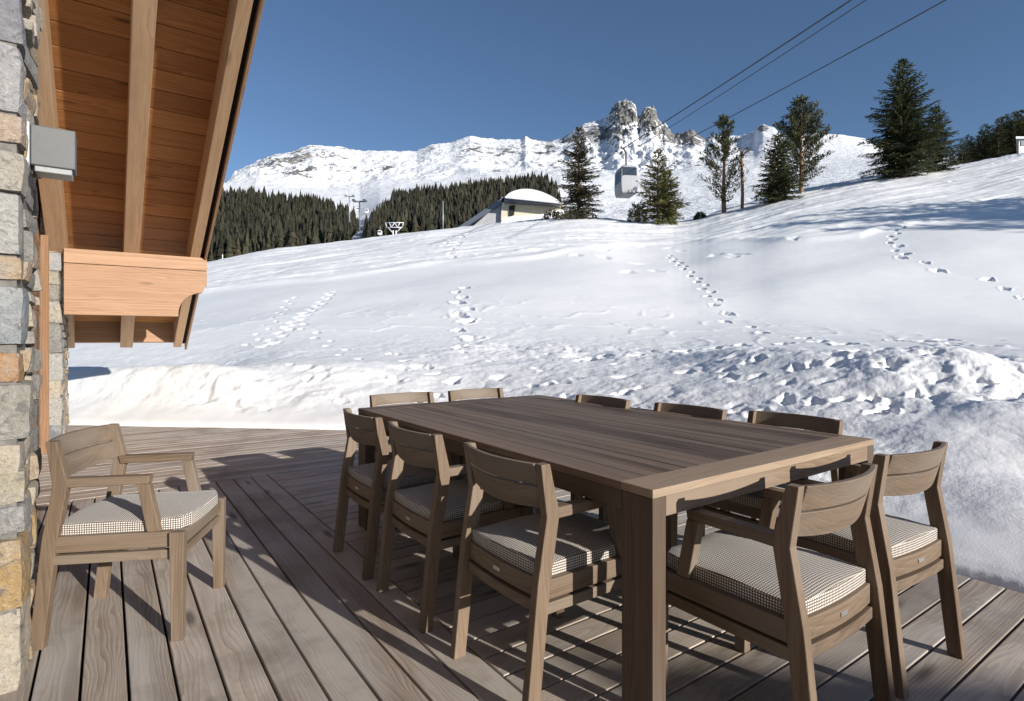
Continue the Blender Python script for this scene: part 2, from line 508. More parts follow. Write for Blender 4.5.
def terrain_z(X, Y, detail=True):
    R = np.hypot(X, Y)
    th = np.arctan2(X, Y)
    thc = np.clip(th, -1.03, .98)
    u = 512 + F * np.tan(thc)
    Yc = R * np.cos(thc)
    cv = crest_v(u)
    z60 = HC + (HZ - cv) / F * 60.0
    s = (z60 - 1.12) / 46.0
    k = 1.6
    meadow = s * k * np.log1p(np.exp(np.clip((Yc - 14.0) / k, -30, 30)))
    # past the crest the ground levels out and falls away
    over = np.maximum(Yc - 60.0, 0)
    meadow = meadow - (s + .10) * (np.sqrt(over ** 2 + 16) - 4)
    d = edge_dist(X, Y)
    dn = d + .07 * fbm(X * 1.7, Y * 1.7, 3, 5) * sstep(0, .5, np.abs(d) + .15)
    z = g_of_d(dn) + meadow
    # shovelled bank on the left, ploughed berm on the right
    bank = np.exp(-((d - 2.1) / 1.1) ** 2) * sstep(440, 320, u) * sstep(170, 260, u) * .22
    bank = bank + sstep(290, 200, u) * (.40 * np.exp(-((d - 1.3) / .62) ** 2) - .20 * np.exp(-((d - 4.0) / 1.7) ** 2))
    z = z + bank
    band = sstep(.15, .9, d) * (1 - sstep(4.6, 8.5, d))
    ber = np.exp(-((d - 4.2 - .5 * fbm(X * .3, Y * .3, 2, 8)) / .9) ** 2) * sstep(640, 760, u) * (1 - sstep(960, 1040, u)) * .24
    z = z + ber
    ber2 = np.exp(-((d - 1.9) / .8) ** 2) * sstep(850, 960, u) * .03
    z = z + ber2
    # gentle undulation of the open slope
    z = z + .18 * fbm(X * .11, Y * .11, 3, 21) * sstep(9, 20, R) * 1.3
    z = z + .012 * fbm(X * .6, Y * .6, 3, 22)
    # unseen snow heap added along the terrace edge to shade the near right snow
    hp = np.interp(Y, [-6, -1, 1.0, 1.7, 2.3], [.6, .6, .5, .15, 0])
    z = z + hp * sstep(.62, 1.15, d + .15 * fbm(X * 1.1, Y * 1.1, 3, 59)) * (1 - sstep(2.2, 3.6, d)) * (1 + .2 * fbm(X * .9, Y * .9, 3, 60))
    rough = band
    if detail:
        lump = fbm(X * 1.3, Y * 1.3, 4, 31, .55)
        lump2 = 1 - ridged(X * 2.1 + .5 * lump, Y * 2.1, 5, 41, .6)
        crust = np.maximum(fbm(X * 5.5, Y * 5.5, 3, 51, .6), 0)
        lw = .45 + .55 * sstep(-.2, .35, fbm(X * .35, Y * .35, 2, 61))
        calm = 1 - .65 * sstep(870, 960, u) * (1 - sstep(2.2, 3.2, d))
        lft = 1 - .55 * sstep(470, 330, u)
        z = z + band * lw * calm * lft * (.070 * lump + .060 * (lump2 - .5) + .012 * crust) + band * lw * calm * (.016 * fbm(X * 6, Y * 6, 3, 57, .5) + .007 * np.maximum(fbm(X * 16, Y * 16, 2, 58), 0))
        wv_ = fbm(X * .8 + 3, Y * .9, 2, 55)
        z = z + .09 * wv_ * sstep(850, 940, u) * sstep(.1, .8, d) * (1 - sstep(3, 5, d))
        # ski tracks crossing the slope: bands of churned snow
        v_scr = HZ - (z - HC) / np.maximum(Yc, .1) * F
        pt = sstep(cv + 78, cv + 58, v_scr + 6 * fbm(X * .12, Y * .12, 2, 71)) * sstep(14, 20, Yc)
        low_side = np.interp(u, [150, 460, 640, 860, 1100], [300, 262, 245, 236, 190])
        pt = sstep(low_side + 5, low_side - 7, v_scr) * sstep(16, 22, Yc)
        stripes = fbm(X * .10 + Y * .02, (Y - .35 * X) * .55, 4, 81, .6)
        z = z + .13 * np.exp(-((v_scr - low_side - 4 * fbm(X * .2, Y * .2, 2, 86)) / 2.2) ** 2) * sstep(16, 22, Yc)
        z = z + pt * .10 * fbm(X * .03 + 3, (Y - .28 * X) * 1.5, 3, 87, .6)
        z = z + pt * (.15 * stripes + .035 * fbm(X * 1.1, Y * 1.1, 3, 82) + .05 * np.maximum(fbm(X * 2.3, Y * 2.3, 2, 83), 0) * sstep(-.1, .3, stripes))
        rough = np.maximum(band, pt * .55)
        # sparse scattering of lumps in the strip between bank and meadow
        sc = sstep(6, 8, d) * (1 - sstep(10, 13, d))
        z = z + sc * .022 * np.maximum(ridged(X * 1.1, Y * 1.1, 3, 91) - .55, 0) * 3
    rough = rough * (1 - .55 * sstep(850, 930, u) * (1 - sstep(2.8, 3.8, d)))
    return z, rough


def stamp(X, Y, Z):
    for (sx, sy, rx, ry, dep, ang) in STAMPS:
        r = max(rx, ry) * 2.6
        m = (np.abs(X - sx) < r) & (np.abs(Y - sy) < r)
        if not m.any(): continue
        xx = X[m] - sx; yy = Y[m] - sy
        c, s_ = math.cos(ang), math.sin(ang)
        a = (xx * c + yy * s_) / rx; b = (-xx * s_ + yy * c) / ry
        q = (a * a + b * b) * (1 + .5 * np.sin(3 * np.arctan2(b, a) + sx * 7) * .5 + .25 * np.sin(5 * np.arctan2(b, a) + sy * 9))
        Z[m] += -dep * np.exp(-q * 1.1) + dep * .14 * np.exp(-((np.sqrt(q) - 1.5) / .35) ** 2)
    return Z


# polar tessellation, finer where the view is
uu = np.concatenate([np.linspace(-.0, 1, 1)[:0], np.arange(-60, 1100, 1.3)])
th_in = np.arctan((uu - 512) / F)
th_l = np.linspace(-1.75, th_in[0], 40)[:-1]
th_r = np.linspace(th_in[-1], 2.2, 60)[1:]
TH = np.concatenate([th_l, th_in, th_r])
RR = [2.0]
while RR[-1] < 95:
    RR.append(RR[-1] * (1.0046 if RR[-1] < 75 else 1.03))
RR = np.array(RR)
TT, RG = np.meshgrid(TH, RR)
GX = RG * np.sin(TT); GY = RG * np.cos(TT)


def ground_hit(px, py):
    """where the view ray through a point of the photograph meets the snow"""
    Ys = np.geomspace(3, 70, 900)
    Xs = (px - 512) / F * Ys
    zs, _ = terrain_z(Xs, Ys, False)
    ray = HC + (HZ - py) / F * Ys
    i = np.argmax(zs > ray)
    return float(Xs[i]), float(Ys[i]), float(zs[i])


def trail(pts, step=.5, size=.15, dep=.13, jit=.06, wob=.12):
    P = [np.array(ground_hit(*p)[:2]) for p in pts]
    side = 1
    for a, b in zip(P[:-1], P[1:]):
        L = np.linalg.norm(b - a); n = max(1, int(L / step)); dr = (b - a) / L
        nr = np.array([-dr[1], dr[0]])
        for i in range(n):
            p = a + dr * (L * i / n + random.uniform(-jit, jit)) + nr * wob * side
            side = -side
            k = random.uniform(.42, .72)
            STAMPS.append((p[0], p[1], size * 1.3 * k, size * k, dep * random.uniform(1.0, 1.7), math.atan2(dr[1], dr[0]) + random.uniform(-.3, .3)))


trail([(668, 256), (700, 282), (718, 305), (730, 322), (768, 333), (800, 339), (850, 345), (900, 341), (1000, 347), (1040, 352)], .75, .17, .20)
trail([(908, 218), (890, 240), (905, 258), (940, 270), (985, 280), (1010, 290), (1030, 306)], .85, .20, .22)
trail([(462, 288), (458, 298), (464, 309), (462, 322), (466, 340), (470, 356)], .8, .24, .24, .1, .14)
trail([(458, 288), (466, 303), (458, 318), (464, 335)], 1.8, .2, .2, .2, .2)
trail([(332, 292), (318, 306), (300, 318), (286, 330), (262, 350)], .38, .19, .055, .1, .10)
trail([(292, 298), (276, 318), (268, 326), (245, 350)], .6, .11, .07, .1, .1)
trail([(300, 325), (320, 338), (340, 350), (360, 362)], .6, .12, .08)
trail([(468, 232), (456, 245), (450, 262)], 1.2, .22, .22)
trail([(455, 236), (440, 250)], 1.2, .2, .2)
trail([(690, 352), (760, 346), (830, 352), (960, 340), (1030, 345)], .9, .17, .15, .15, .3)
trail([(560, 352), (640, 358), (720, 350), (830, 343)], .7, .2, .16, .15, .35)
for _ in range(110):
    px = random.uniform(200, 1040); py = random.uniform(352, 415)
    x, y, z = ground_hit(px, py)
    STAMPS.append((x, y, random.uniform(.05, .15), random.uniform(.05, .11), random.uniform(.03, .10), random.uniform(0, 3)))
for _ in range(26):
    px = random.uniform(560, 1000); py = float(crest_v(px)) + random.uniform(12, 60)
    x, y, z = ground_hit(px, py)
    STAMPS.append((x, y, random.uniform(.2, .5), random.uniform(.15, .3), random.uniform(.05, .16), random.uniform(0, 3)))

GZ, GR = terrain_z(GX, GY)
GZ = stamp(GX, GY, GZ)
nr_, nc_ = GZ.shape
idx = np.arange(nr_ * nc_).reshape(nr_, nc_)
quads = np.stack([idx[:-1, :-1], idx[:-1, 1:], idx[1:, 1:], idx[1:, :-1]], -1).reshape(-1, 4)[:, ::-1]
slope = np_mesh('snow_slope', np.stack([GX, GY, GZ], -1).reshape(-1, 3), quads, M['snow'], cols={'rough': GR.ravel()})
tag(slope, kind='structure')

# the ground all round and beyond, out to the horizon
gb = MB()
gb.add([(-9000, -9000, -2.2), (9000, -9000, -2.2), (9000, 9000, -2.2), (-9000, 9000, -2.2)], [(0, 1, 2, 3)])
tag(gb.build('ground', M['snow']), kind='structure')
# snow of the garden behind the terrace
gx, gy = np.meshgrid(np.linspace(-40, 60, 120), np.linspace(-60, 1.0, 80))
gz = -.45 + .10 * fbm(gx * .2, gy * .2, 4, 3) + sstep(9, 40, gx) * sstep(-60, 0, gy) * 5
ii = np.arange(gx.size).reshape(gx.shape)
qq = np.stack([ii[:-1, :-1], ii[:-1, 1:], ii[1:, 1:], ii[1:, :-1]], -1).reshape(-1, 4)
tag(np_mesh('garden_snow', np.stack([gx, gy, gz], -1).reshape(-1, 3), qq, M['snow'], cols={'rough': np.zeros(gx.size)}), kind='structure')


def tz(x, y):
    z, _ = terrain_z(np.array([float(x)]), np.array([float(y)]), False)
    return float(z[0])


# ================================================================== MOUNTAIN
RID = np.array([(-300, 205), (60, 200), (180, 192), (225, 181), (234.5, 170), (245, 165), (256.5, 160), (275, 152.6), (294, 149.5), (310, 142.5), (325.5, 144), (341, 145), (360, 149.5),
                (388, 149.5), (416.5, 149.5), (432, 143), (451, 141), (462, 137), (470, 134.5), (480, 136), (497, 138.5), (515, 138), (521, 137.5), (525.6, 133.6), (531, 137.5), (545.6, 140.8),
                (562.7, 137), (574, 129), (582.7, 122.8), (594, 120), (602.7, 118.5), (608, 114), (612, 108), (616, 103), (620, 100.5), (626, 99.5), (631, 101), (635.5, 105), (637.5, 114), (640, 115),
                (643, 109), (648, 106), (653, 107.5), (656, 110), (658, 119), (662.6, 124), (665, 123), (668, 128), (674, 134), (682.6, 133), (688, 129.5), (693, 129), (697, 132.8), (705, 138), (713, 134),
                (740, 135), (754, 130.6), (759, 125), (763, 123.5), (774, 127), (781, 134), (800, 133.5), (814, 133), (841, 134), (865, 138), (881, 147), (910, 158), (950, 165), (1050, 175), (1300, 190)])
MU = np.concatenate([np.arange(-260, 190, 6.0), np.arange(190, 960, .8), np.arange(960, 1300, 8.0)])
ctl_u = [150, 360, 380, 560, 640, 700, 880, 1100]
ctl = {180: [292, 268, 262, 244, 240, 236, 205, 170],
       350: [266, 244, 242, 228, 219, 212, 190, 155],
       650: [190, 214, 206, 184, 192, 188, 172, 150],
       1200: [183, 192, 188, 176, 178, 172, 158, 150]}
Yk = [180, 350, 650, 1200, 3000]
vk = [np.interp(MU, ctl_u, ctl[y]) for y in Yk[:4]] + [np.interp(MU, RID[:, 0], RID[:, 1])]
# main ridge nearer on the left shoulder and on the right flank
YR = np.interp(MU, [-260, 200, 330, 560, 640, 740, 800, 1300], [2100, 2100, 2400, 3100, 3200, 3000, 1900, 1700])
NT = 300
tt = np.linspace(0, 1, NT)
# depth control in log space
K = [np.full_like(MU, math.log(y)) for y in Yk[:4]] + [np.log(YR)]
seg = np.array([0, .14, .34, .50, 1.0])
MY = np.zeros((NT, len(MU))); MV = np.zeros_like(MY)
for i in range(4):
    msk = (tt >= seg[i]) & (tt <= seg[i + 1])
    q = ((tt[msk] - seg[i]) / (seg[i + 1] - seg[i]))[:, None]
    MY[msk] = K[i] * (1 - q) + K[i + 1] * q
    p0 = vk[i - 1] if i > 0 else 2 * vk[0] - vk[1]
    p1, p2 = vk[i], vk[i + 1]
    p3 = vk[i + 2] if i < 3 else vk[4] * 1 + (vk[4] - vk[3]) * .5
    MV[msk] = .5 * ((2 * p1) + (-p0 + p2) * q + (2 * p0 - 5 * p1 + 4 * p2 - p3) * q ** 2 + (-p0 + 3 * p1 - 3 * p2 + p3) * q ** 3)
MY = np.exp(MY)
# keep the terrain monotone: never above its own ridge line
UU = np.broadcast_to(MU, MY.shape)
MX = (UU - 512) / F * MY
MZ = HC + (HZ - MV) / F * MY
s = tt[:, None]
rg = ridged(MX * .0030 + .0004 * MY, MY * .0016, 6, 101, .55)
rg2 = ridged(MX * .010, MY * .005, 5, 111, .6)
fb = fbm(MX * .004, MY * .003, 5, 121, .55)
peakw = np.exp(-((UU - 632) / 60) ** 2) + .5 * np.exp(-((UU - 300) / 70) ** 2)
quiet = 1 - .85 * sstep(690, 800, UU)
amp = sstep(.46, .75, s) * (1 - .93 * sstep(.86, 1.0, s)) * quiet
MZ = MZ + amp * (70 * (rg - .5) + (26 + 30 * peakw) * (rg2 - .45) + 20 * fb) * (.6 + .5 * peakw)
edge = sstep(.86, 1.0, s) * quiet
MZ = MZ + edge * (7 + 16 * np.exp(-((UU - 645) / 45) ** 2)) * ridged(MX * .02, MY * .012, 4, 131, .6) - edge * 8
MZ = MZ + sstep(.7, .9, s) * (6 + 38 * np.exp(-((UU - 645) / 40) ** 2)) * quiet * (ridged(MX * .045, MY * .03, 4, 133, .65) - .68)
MZ = MZ + sstep(0, .1, s) * 1.5 * fbm(MX * .02, MY * .02, 3, 141)
# rock mask
gzx = np.gradient(MZ, axis=0) / np.maximum(np.gradient(MY, axis=0), 1)
steep = np.clip((gzx - .55) / .9, -1, 1)
patch = fbm(MX * .006, MY * .004, 5, 151, .6)
fine = fbm(MX * .02, MZ * .03, 4, 161, .6)
vs = HZ - (MZ - HC) / MY * F
gauss = lambda u0, v0, su, sv_: np.exp(-((UU - u0) / su) ** 2 - ((vs - v0) / sv_) ** 2)
zone = (1.35 * gauss(626, 112, 15, 14) + 1.2 * gauss(650, 117, 11, 11) + .9 * gauss(672, 134, 20, 9) + .85 * gauss(695, 138, 20, 9) + .65 * gauss(604, 132, 18, 8) + .5 * gauss(580, 140, 24, 8)
        + .35 * gauss(620, 150, 50, 22) + .85 * gauss(762, 128, 12, 6)
        + .5 * gauss(260, 163, 26, 8) + .5 * gauss(300, 158, 22, 13) + .5 * gauss(340, 152, 24, 8) + .5 * gauss(375, 158, 20, 6) + .5 * gauss(300, 175, 20, 6)
        + .5 * gauss(430, 150, 14, 6) + .45 * gauss(488, 150, 30, 12) + .4 * gauss(540, 150, 30, 12) + .9 * gauss(526, 135, 5, 3))
rock = .05 + .72 * zone + .40 * patch + .45 * fine + .25 * steep * (zone + .3) + .5 * (rg2 - .5) * zone
rock = rock * sstep(.44, .56, s) * (1 - .9 * sstep(700, 740, UU) * (1 - sstep(.5, 1.5, zone * 2)))
# back of the range
bk = np.stack([MX[-1] * 1.15, MY[-1] * 1.15, MZ[-1] * .3 - 100], -1)[None]
VV = np.concatenate([np.stack([MX, MY, MZ], -1), bk], 0)
rock = np.concatenate([rock, rock[-1:]], 0)
nr_, nc_ = VV.shape[:2]
idx = np.arange(nr_ * nc_).reshape(nr_, nc_)
quads = np.stack([idx[:-1, :-1], idx[:-1, 1:], idx[1:, 1:], idx[1:, :-1]], -1).reshape(-1, 4)[:, ::-1]
mt = np_mesh('mountain', VV.reshape(-1, 3), quads, M['mountain'], cols={'rock': rock.ravel()})
tag(mt, kind='structure')


def mountain_at(u, Y):
    j = int(np.clip(np.searchsorted(MU, u), 0, len(MU) - 1))
    return float(np.interp(Y, MY[:, j], MZ[:, j]))


# ================================================================== DISTANT WOODS (nobody could count them)
def cone_tree_arrays(n_l=5, nseg=7, r=1.0, h=1.0, rs=None):
    V = []; Fc = []; T = []
    rs = rs or random
    for k in range(n_l):
        z0 = .02 + .80 * k / n_l; z1 = z0 + .42 * (1 - .35 * k / n_l)
        rad = r * (1 - .82 * k / n_l)
        base = len(V)
        for i in range(nseg):
            a = 2 * math.pi * i / nseg + k * .5 + rs.uniform(-.2, .2)
            rr = rad * rs.uniform(.62, 1.15)
            V.append((rr * math.cos(a), rr * math.sin(a), h * (z0 + rs.uniform(-.05, .03)))); T.append(rs.uniform(.1, .9))
        V.append((rs.uniform(-.04, .04) * r, rs.uniform(-.04, .04) * r, min(h, h * z1) if k < n_l - 1 else h)); T.append(rs.uniform(.3, .8))
        for i in range(nseg):
            Fc.append((base + i, base + (i + 1) % nseg, base + nseg))
    return np.array(V), np.array(Fc), np.array(T)


def forest(name, label, region, n, seed, hts=(10, 17)):
    r = random.Random(seed)
    protos = [cone_tree_arrays(rs=r) for _ in range(8)]
    Vs = []; Fs = []; Ts = []; off = 0; cnt = 0
    while cnt < n:
        u = r.uniform(region['u'][0], region['u'][1]); Y = r.uniform(*region['Y'])
        if not region['ok'](u, Y): continue
        z = mountain_at(u, Y)
        Vp, Fp, Tp = protos[r.randrange(8)]
        h = r.uniform(*hts) * r.choice((.5, .7, .85, 1, 1, 1.12, 1.25)); rad = h * r.uniform(.18, .29)
        Vn = Vp * np.array([rad, rad, h])
        a = r.uniform(0, 6.28); c, s_ = math.cos(a), math.sin(a)
        Vn = np.stack([Vn[:, 0] * c - Vn[:, 1] * s_, Vn[:, 0] * s_ + Vn[:, 1] * c, Vn[:, 2]], -1)
        Vn += np.array([(u - 512) / F * Y, Y, z - .5])
        Vs.append(Vn); Fs.append(Fp + off); Ts.append(np.clip(Tp * .55 + r.uniform(-.2, .35) + .45 * float(vnoise(np.array([u * .09]), np.array([Y * .03]), 5)[0]), 0, 1)); off += len(Vn); cnt += 1
    o = np_mesh(name, np.concatenate(Vs), np.concatenate(Fs), M['wood_far'], smooth=False, tint=np.concatenate(Ts))
    tag(o, label, 'forest', kind='stuff')
    return o


def ok_left(u, Y):
    lim = 352 + 6 * math.sin(Y * .03) - max(0, (Y - 480)) * .02
    if Y > 560 and (u < 214 + (Y - 560) * .15): return False
    if Y > 600 and u > 335: return False
    return u < lim


def ok_right(u, Y):
    if Y > 560: return 392 < u < 548
    if Y > 450: return 374 + (Y - 450) * .1 < u < 556
    return 366 + (Y - 340) * .05 < u < 560


forest('forest', 'dense dark conifer wood on the hillside beside the chalet roof', {'u': (120, 362), 'Y': (330, 660), 'ok': ok_left}, 3200, 3)
forest('forest', 'dense dark conifer wood behind the building with the domed snowy roof', {'u': (360, 566), 'Y': (330, 690), 'ok': ok_right}, 3600, 4)

# ================================================================== CONIFERS
def conifer(kind, h, r, seed, mat, bark, dens=1.0, bare=.04, lean=0.0, gap=0.0):
    """returns (crown arrays, trunk MB)"""
    R = random.Random(seed)
    V = []; Fc = []; T = []

    def sprig(p, d, L, W, tint):
        d = d.normalized()
        side = d.cross(Vector((R.uniform(-.5, .5), R.uniform(-.5, .5), 1))).normalized()
        up = side.cross(d)
        n = len(V)
        tip = p + d * L
        m1 = p + d * L * .45
        V.extend([p, m1 + side * W + up * W * R.uniform(-.3, .3), tip, m1 - side * W + up * W * R.uniform(-.3, .3)])
        Fc.append((n, n + 1, n + 2, n + 3)); T.extend([tint] * 4)

    lv = 0
    z = h * bare
    brs = []
    while z < h * .985:
        t = z / h
        if kind == 'spruce':
            nb = int((7 if t < .8 else 5) * dens) or 1
            Lb = r * ((1 - t) ** .82) * 1.02 + .06
            dz = h * .028 * (1.25 - .5 * t)
        else:
            nb = int(5 * dens) or 1
            Lb = r * (min(1.0, (1 - t) * 1.7) ** .85) * (.72 + .28 * min(1, t / .5))
            dz = h * .042
        a0 = R.uniform(0, 6.28)
        for i in range(nb):
            if R.random() < gap: continue
            a = a0 + 6.283 * i / nb + R.uniform(-.35, .35)
            L = Lb * R.uniform(.55, 1.18) * (1 if kind != 'spruce' else .62 + .38 * min(1, t / .22))
            brs.append((z + R.uniform(-.4, .4) * dz, a, L, t))
        z += dz
    tb = MB()
    for (z, a, L, t) in brs:
        out = Vector((math.cos(a), math.sin(a), 0))
        if kind == 'spruce':
            el0 = .25 + .5 * t * t; sag = (.55 - .4 * t)
        else:
            el0 = .35 + .3 * t; sag = -.25
        n = max(2, int(L / (.17 if kind == 'spruce' else .2)))
        p = Vector((0, 0, z)); base_t = R.uniform(.12, .8)
        pts = []
        for k in range(n + 1):
            q = k / n
            zz = z + L * (math.sin(el0) * q * .8 - sag * q * q * .75 + (.16 * q ** 3 if kind == 'spruce' else 0))
            pts.append(Vector((out.x * L * q, out.y * L * q, zz)))
        if L > .35 * r:
            w0 = .03 + .012 * L
            sd = Vector((-out.y, out.x, 0))
            for k in range(n):
                w1 = w0 * (1 - k / n); w2 = w0 * (1 - (k + 1) / n) + .004
                b = len(tb.v)
                tb.add([pts[k] + sd * w1, pts[k] - Vector((0, 0, w1)), pts[k] - sd * w1, pts[k + 1] + sd * w2, pts[k + 1] - Vector((0, 0, w2)), pts[k + 1] - sd * w2],
                       [(0, 1, 4, 3), (1, 2, 5, 4), (2, 0, 3, 5)])
        start = 1 if kind == 'spruce' else max(1, int(n * .35))
        for k in range(start, n + 1):
            q = k / n
            p = pts[k]; dr = (pts[k] - pts[k - 1]).normalized()
            lat = Vector((-out.y, out.x, 0))
            tnt = min(1, max(0, base_t + R.uniform(-.22, .22) + .15 * (q - .5)))
            if kind == 'spruce':
                wl = L * .42 * (1 - q * .75) + .12
                for sgn in (-1, 1):
                    m = max(1, int(wl / .22))
                    for j in range(m):
                        pj = p + lat * sgn * wl * j / m * .9 + Vector((0, 0, -.10 * j * .3))
                        dj = (dr * R.uniform(.6, 1.1) + lat * sgn * R.uniform(.5, 1.1) + Vector((0, 0, R.uniform(-.55, .1))))
                        sprig(pj, dj, R.uniform(.26, .42), R.uniform(.05, .085), tnt)
                if R.random() < .5:
                    sprig(p, dr + Vector((0, 0, R.uniform(-1.1, -.3))), R.uniform(.25, .4), .07, tnt - .1 if tnt > .1 else 0)
                sprig(p, dr + Vector((0, 0, .25)), R.uniform(.28, .4), .07, min(1, tnt + .1))
            else:
                for j in range(16 if t > .45 else 9):
                    dj = dr * .9 + Vector((R.uniform(-1, 1), R.uniform(-1, 1), R.uniform(-.5, 1.1)))
                    off = Vector((R.uniform(-1, 1), R.uniform(-1, 1), R.uniform(-.6, .8))) * .24
                    sprig(p + off, dj, R.uniform(.24, .42), R.uniform(.04, .07), tnt)
    # leader
    for k in range(10):
        sprig(Vector((0, 0, h * (.93 + .007 * k))), Vector((R.uniform(-.6, .6), R.uniform(-.6, .6), 1)), .35, .05, R.uniform(.2, .8))
    # trunk
    ns = 8; nl = 10
    r0 = .018 * h + .05
    vv = []; ff = []
    for i in range(nl + 1):
        q = i / nl
        rr = r0 * (1 - q) ** .9 + .012
        for k in range(ns):
            a = 6.283 * k / ns
            vv.append((rr * math.cos(a) + .03 * math.sin(q * 7), rr * math.sin(a), h * q * .985))
    for i in range(nl):
        for k in range(ns):
            ff.append((i * ns + k, i * ns + (k + 1) % ns, (i + 1) * ns + (k + 1) % ns, (i + 1) * ns + k))
    tb.add(vv, ff, smooth=True)
    return V, Fc, T, tb


def plant_conifer(name, label, kind, px_base, depth, h, r, seed, mat, group=None, tilt=0.0, cat='tree', zoff=0, **kw):
    u, v = px_base
    x = (u - 512) / F * depth
    z = tz(x, depth) + zoff
    root = empty(name, (x, depth, z - .25), seed)
    root.rotation_euler = (tilt, 0, seed * 1.3)
    V, Fc, T, tb = conifer(kind, h, r, seed, None, None, **kw)
    np_mesh('crown', np.array([tuple(p) for p in V]), np.array(Fc), M[mat], root, smooth=False, tint=T)
    tb.build('trunk', M['barkpale' if kind == 'pine' else 'bark'], root)
    tag(root, label, cat, group)
    return root


GT = 'conifers standing along the crest of the snow slope'
plant_conifer('spruce_tree', 'tall narrow dark spruce beside the building with the domed roof', 'spruce', (579, 216), 58, 9.4, 3.3, 11, 'spruce_b', GT, dens=1.0, gap=.32)
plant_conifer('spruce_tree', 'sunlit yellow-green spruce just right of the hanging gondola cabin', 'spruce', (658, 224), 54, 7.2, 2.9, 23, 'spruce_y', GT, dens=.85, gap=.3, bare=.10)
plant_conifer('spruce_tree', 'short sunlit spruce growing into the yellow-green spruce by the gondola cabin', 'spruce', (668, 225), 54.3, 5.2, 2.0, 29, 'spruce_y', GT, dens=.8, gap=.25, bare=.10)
plant_conifer('pine_tree', 'open pine with bare lower branches next to a brown wooden pole', 'pine', (724, 210), 55, 9.6, 2.4, 31, 'pine', GT, dens=.95, gap=.3, bare=.12)
plant_conifer('spruce_tree', 'small dark spruce in front of the feathery pine', 'spruce', (778, 196), 52, 6.4, 2.7, 41, 'spruce', GT, dens=.95, gap=.1)
plant_conifer('pine_tree', 'feathery green pine rising behind a small dark spruce', 'pine', (801, 190), 56, 9.6, 2.9, 43, 'pine', GT, dens=1.05, gap=.08, bare=.12)
plant_conifer('spruce_tree', 'largest spruce of the crest with a thin bare leader', 'spruce', (903, 174), 54, 11.4, 4.4, 53, 'spruce', GT, dens=1.25, gap=.05)
plant_conifer('spruce_tree', 'smaller spruce leaning out from behind the largest spruce', 'spruce', (936, 171), 56, 6.6, 2.6, 59, 'spruce', GT, dens=.85, gap=.12)

# bare brown trunk beside the pine
tp = MB()
x = (742 - 512) / F * 55; z = tz(x, 55)
ring = []
vv = []; ff = []
for i in range(9):
    q = i / 8; rr = .17 - .05 * q
    for k in range(8):
        a = k * math.pi / 4
        vv.append((rr * math.cos(a) + .05 * math.sin(q * 5), rr * math.sin(a), 5.9 * q))
for i in range(8):
    for k in range(8):
        ff.append((i * 8 + k, i * 8 + (k + 1) % 8, i * 8 + 8 + (k + 1) % 8, i * 8 + 8 + k))
tp.add(vv, ff + [tuple(range(64, 72))], smooth=True)
tag(tp.build('wooden_pole', M['barkpale'], loc=(x, 55, z - .2)), 'bare brown wooden pole standing beside the open pine', 'pole')

# wood on the right skyline: individual trees
protos = []
for k in range(4):
    V, Fc, T, tb = conifer('spruce', 8.5, 2.6, 70 + k, None, None, dens=.75, gap=.1)
    V = np.array([tuple(p) for p in V])
    root = empty('spruce_tree', (0, 0, 0))
    # broader needles for the distance
    np_mesh('crown', V, np.array(Fc), M['spruce'], root, smooth=False, tint=T)
    tb.build('trunk', M['bark'], root)
    protos.append(root)
wl = ['dark spruce at the left end of the skyline wood, beside the largest spruce', 'low dark spruce of the skyline wood, second from its left end']
wood_pts = [(952, 150, 92, .50), (962, 147, 88, .62), (972, 144, 94, .66), (981, 142, 88, .72), (990, 140, 93, .80), (998, 138, 87, .85), (1006, 136, 95, .98), (1014, 133, 88, .95), (1022, 131, 93, 1.0), (1032, 128, 88, 1.0), (1044, 126, 92, 1.0), (985, 141, 99, .9), (1001, 138, 101, 1.0), (1017, 131, 102, 1.05), (968, 146, 100, .75), (1058, 122, 92, 1.0)]
for i, (u, v, Y, sc) in enumerate(wood_pts):
    o = protos[i] if i < 4 else copy_tree(protos[i % 4])
    x = (u - 512) / F * Y
    z = tz(x, Y) if Y < 90 else tz(x * 88 / Y, 88)
    zc = HC + (HZ - float(crest_v(u))) / F * Y - 1.2
    o.location = (x, Y, max(z, zc) - .4); o.rotation_euler = (0, 0, i * 1.7); o.scale = (sc * 1.15, sc * 1.15, sc)
    tag(o, 'dark spruce in the dense wood on the skyline right of the largest spruce', 'tree', 'dark spruces of the wood on the right skyline')

# small bushes near the gondola
def bush(px, depth, w_, h_, label, seed, mat='spruce'):
    R = random.Random(seed); V = []; Fc = []; T = []
    for i in range(420):
        d = Vector((R.gauss(0, 1), R.gauss(0, 1), abs(R.gauss(0, .9)))).normalized()
        p = Vector((d.x * w_, d.y * w_, d.z * h_)) * (R.uniform(.15, 1) ** .5)
        n = len(V); s_ = d.cross(Vector((R.uniform(-1, 1), R.uniform(-1, 1), R.uniform(-1, 1)))).normalized() * .05
        V += [p, p + d * .12 + s_, p + d * .28, p + d * .12 - s_]; Fc.append((n, n + 1, n + 2, n + 3)); T += [R.random() * .7] * 4
    x = (px - 512) / F * depth
    o = np_mesh('shrub', np.array([tuple(p) for p in V]), np.array(Fc), M[mat], smooth=False, tint=T)
    o.location = (x, depth, tz(x, depth) - .1)
    tag(o, label, 'shrub')


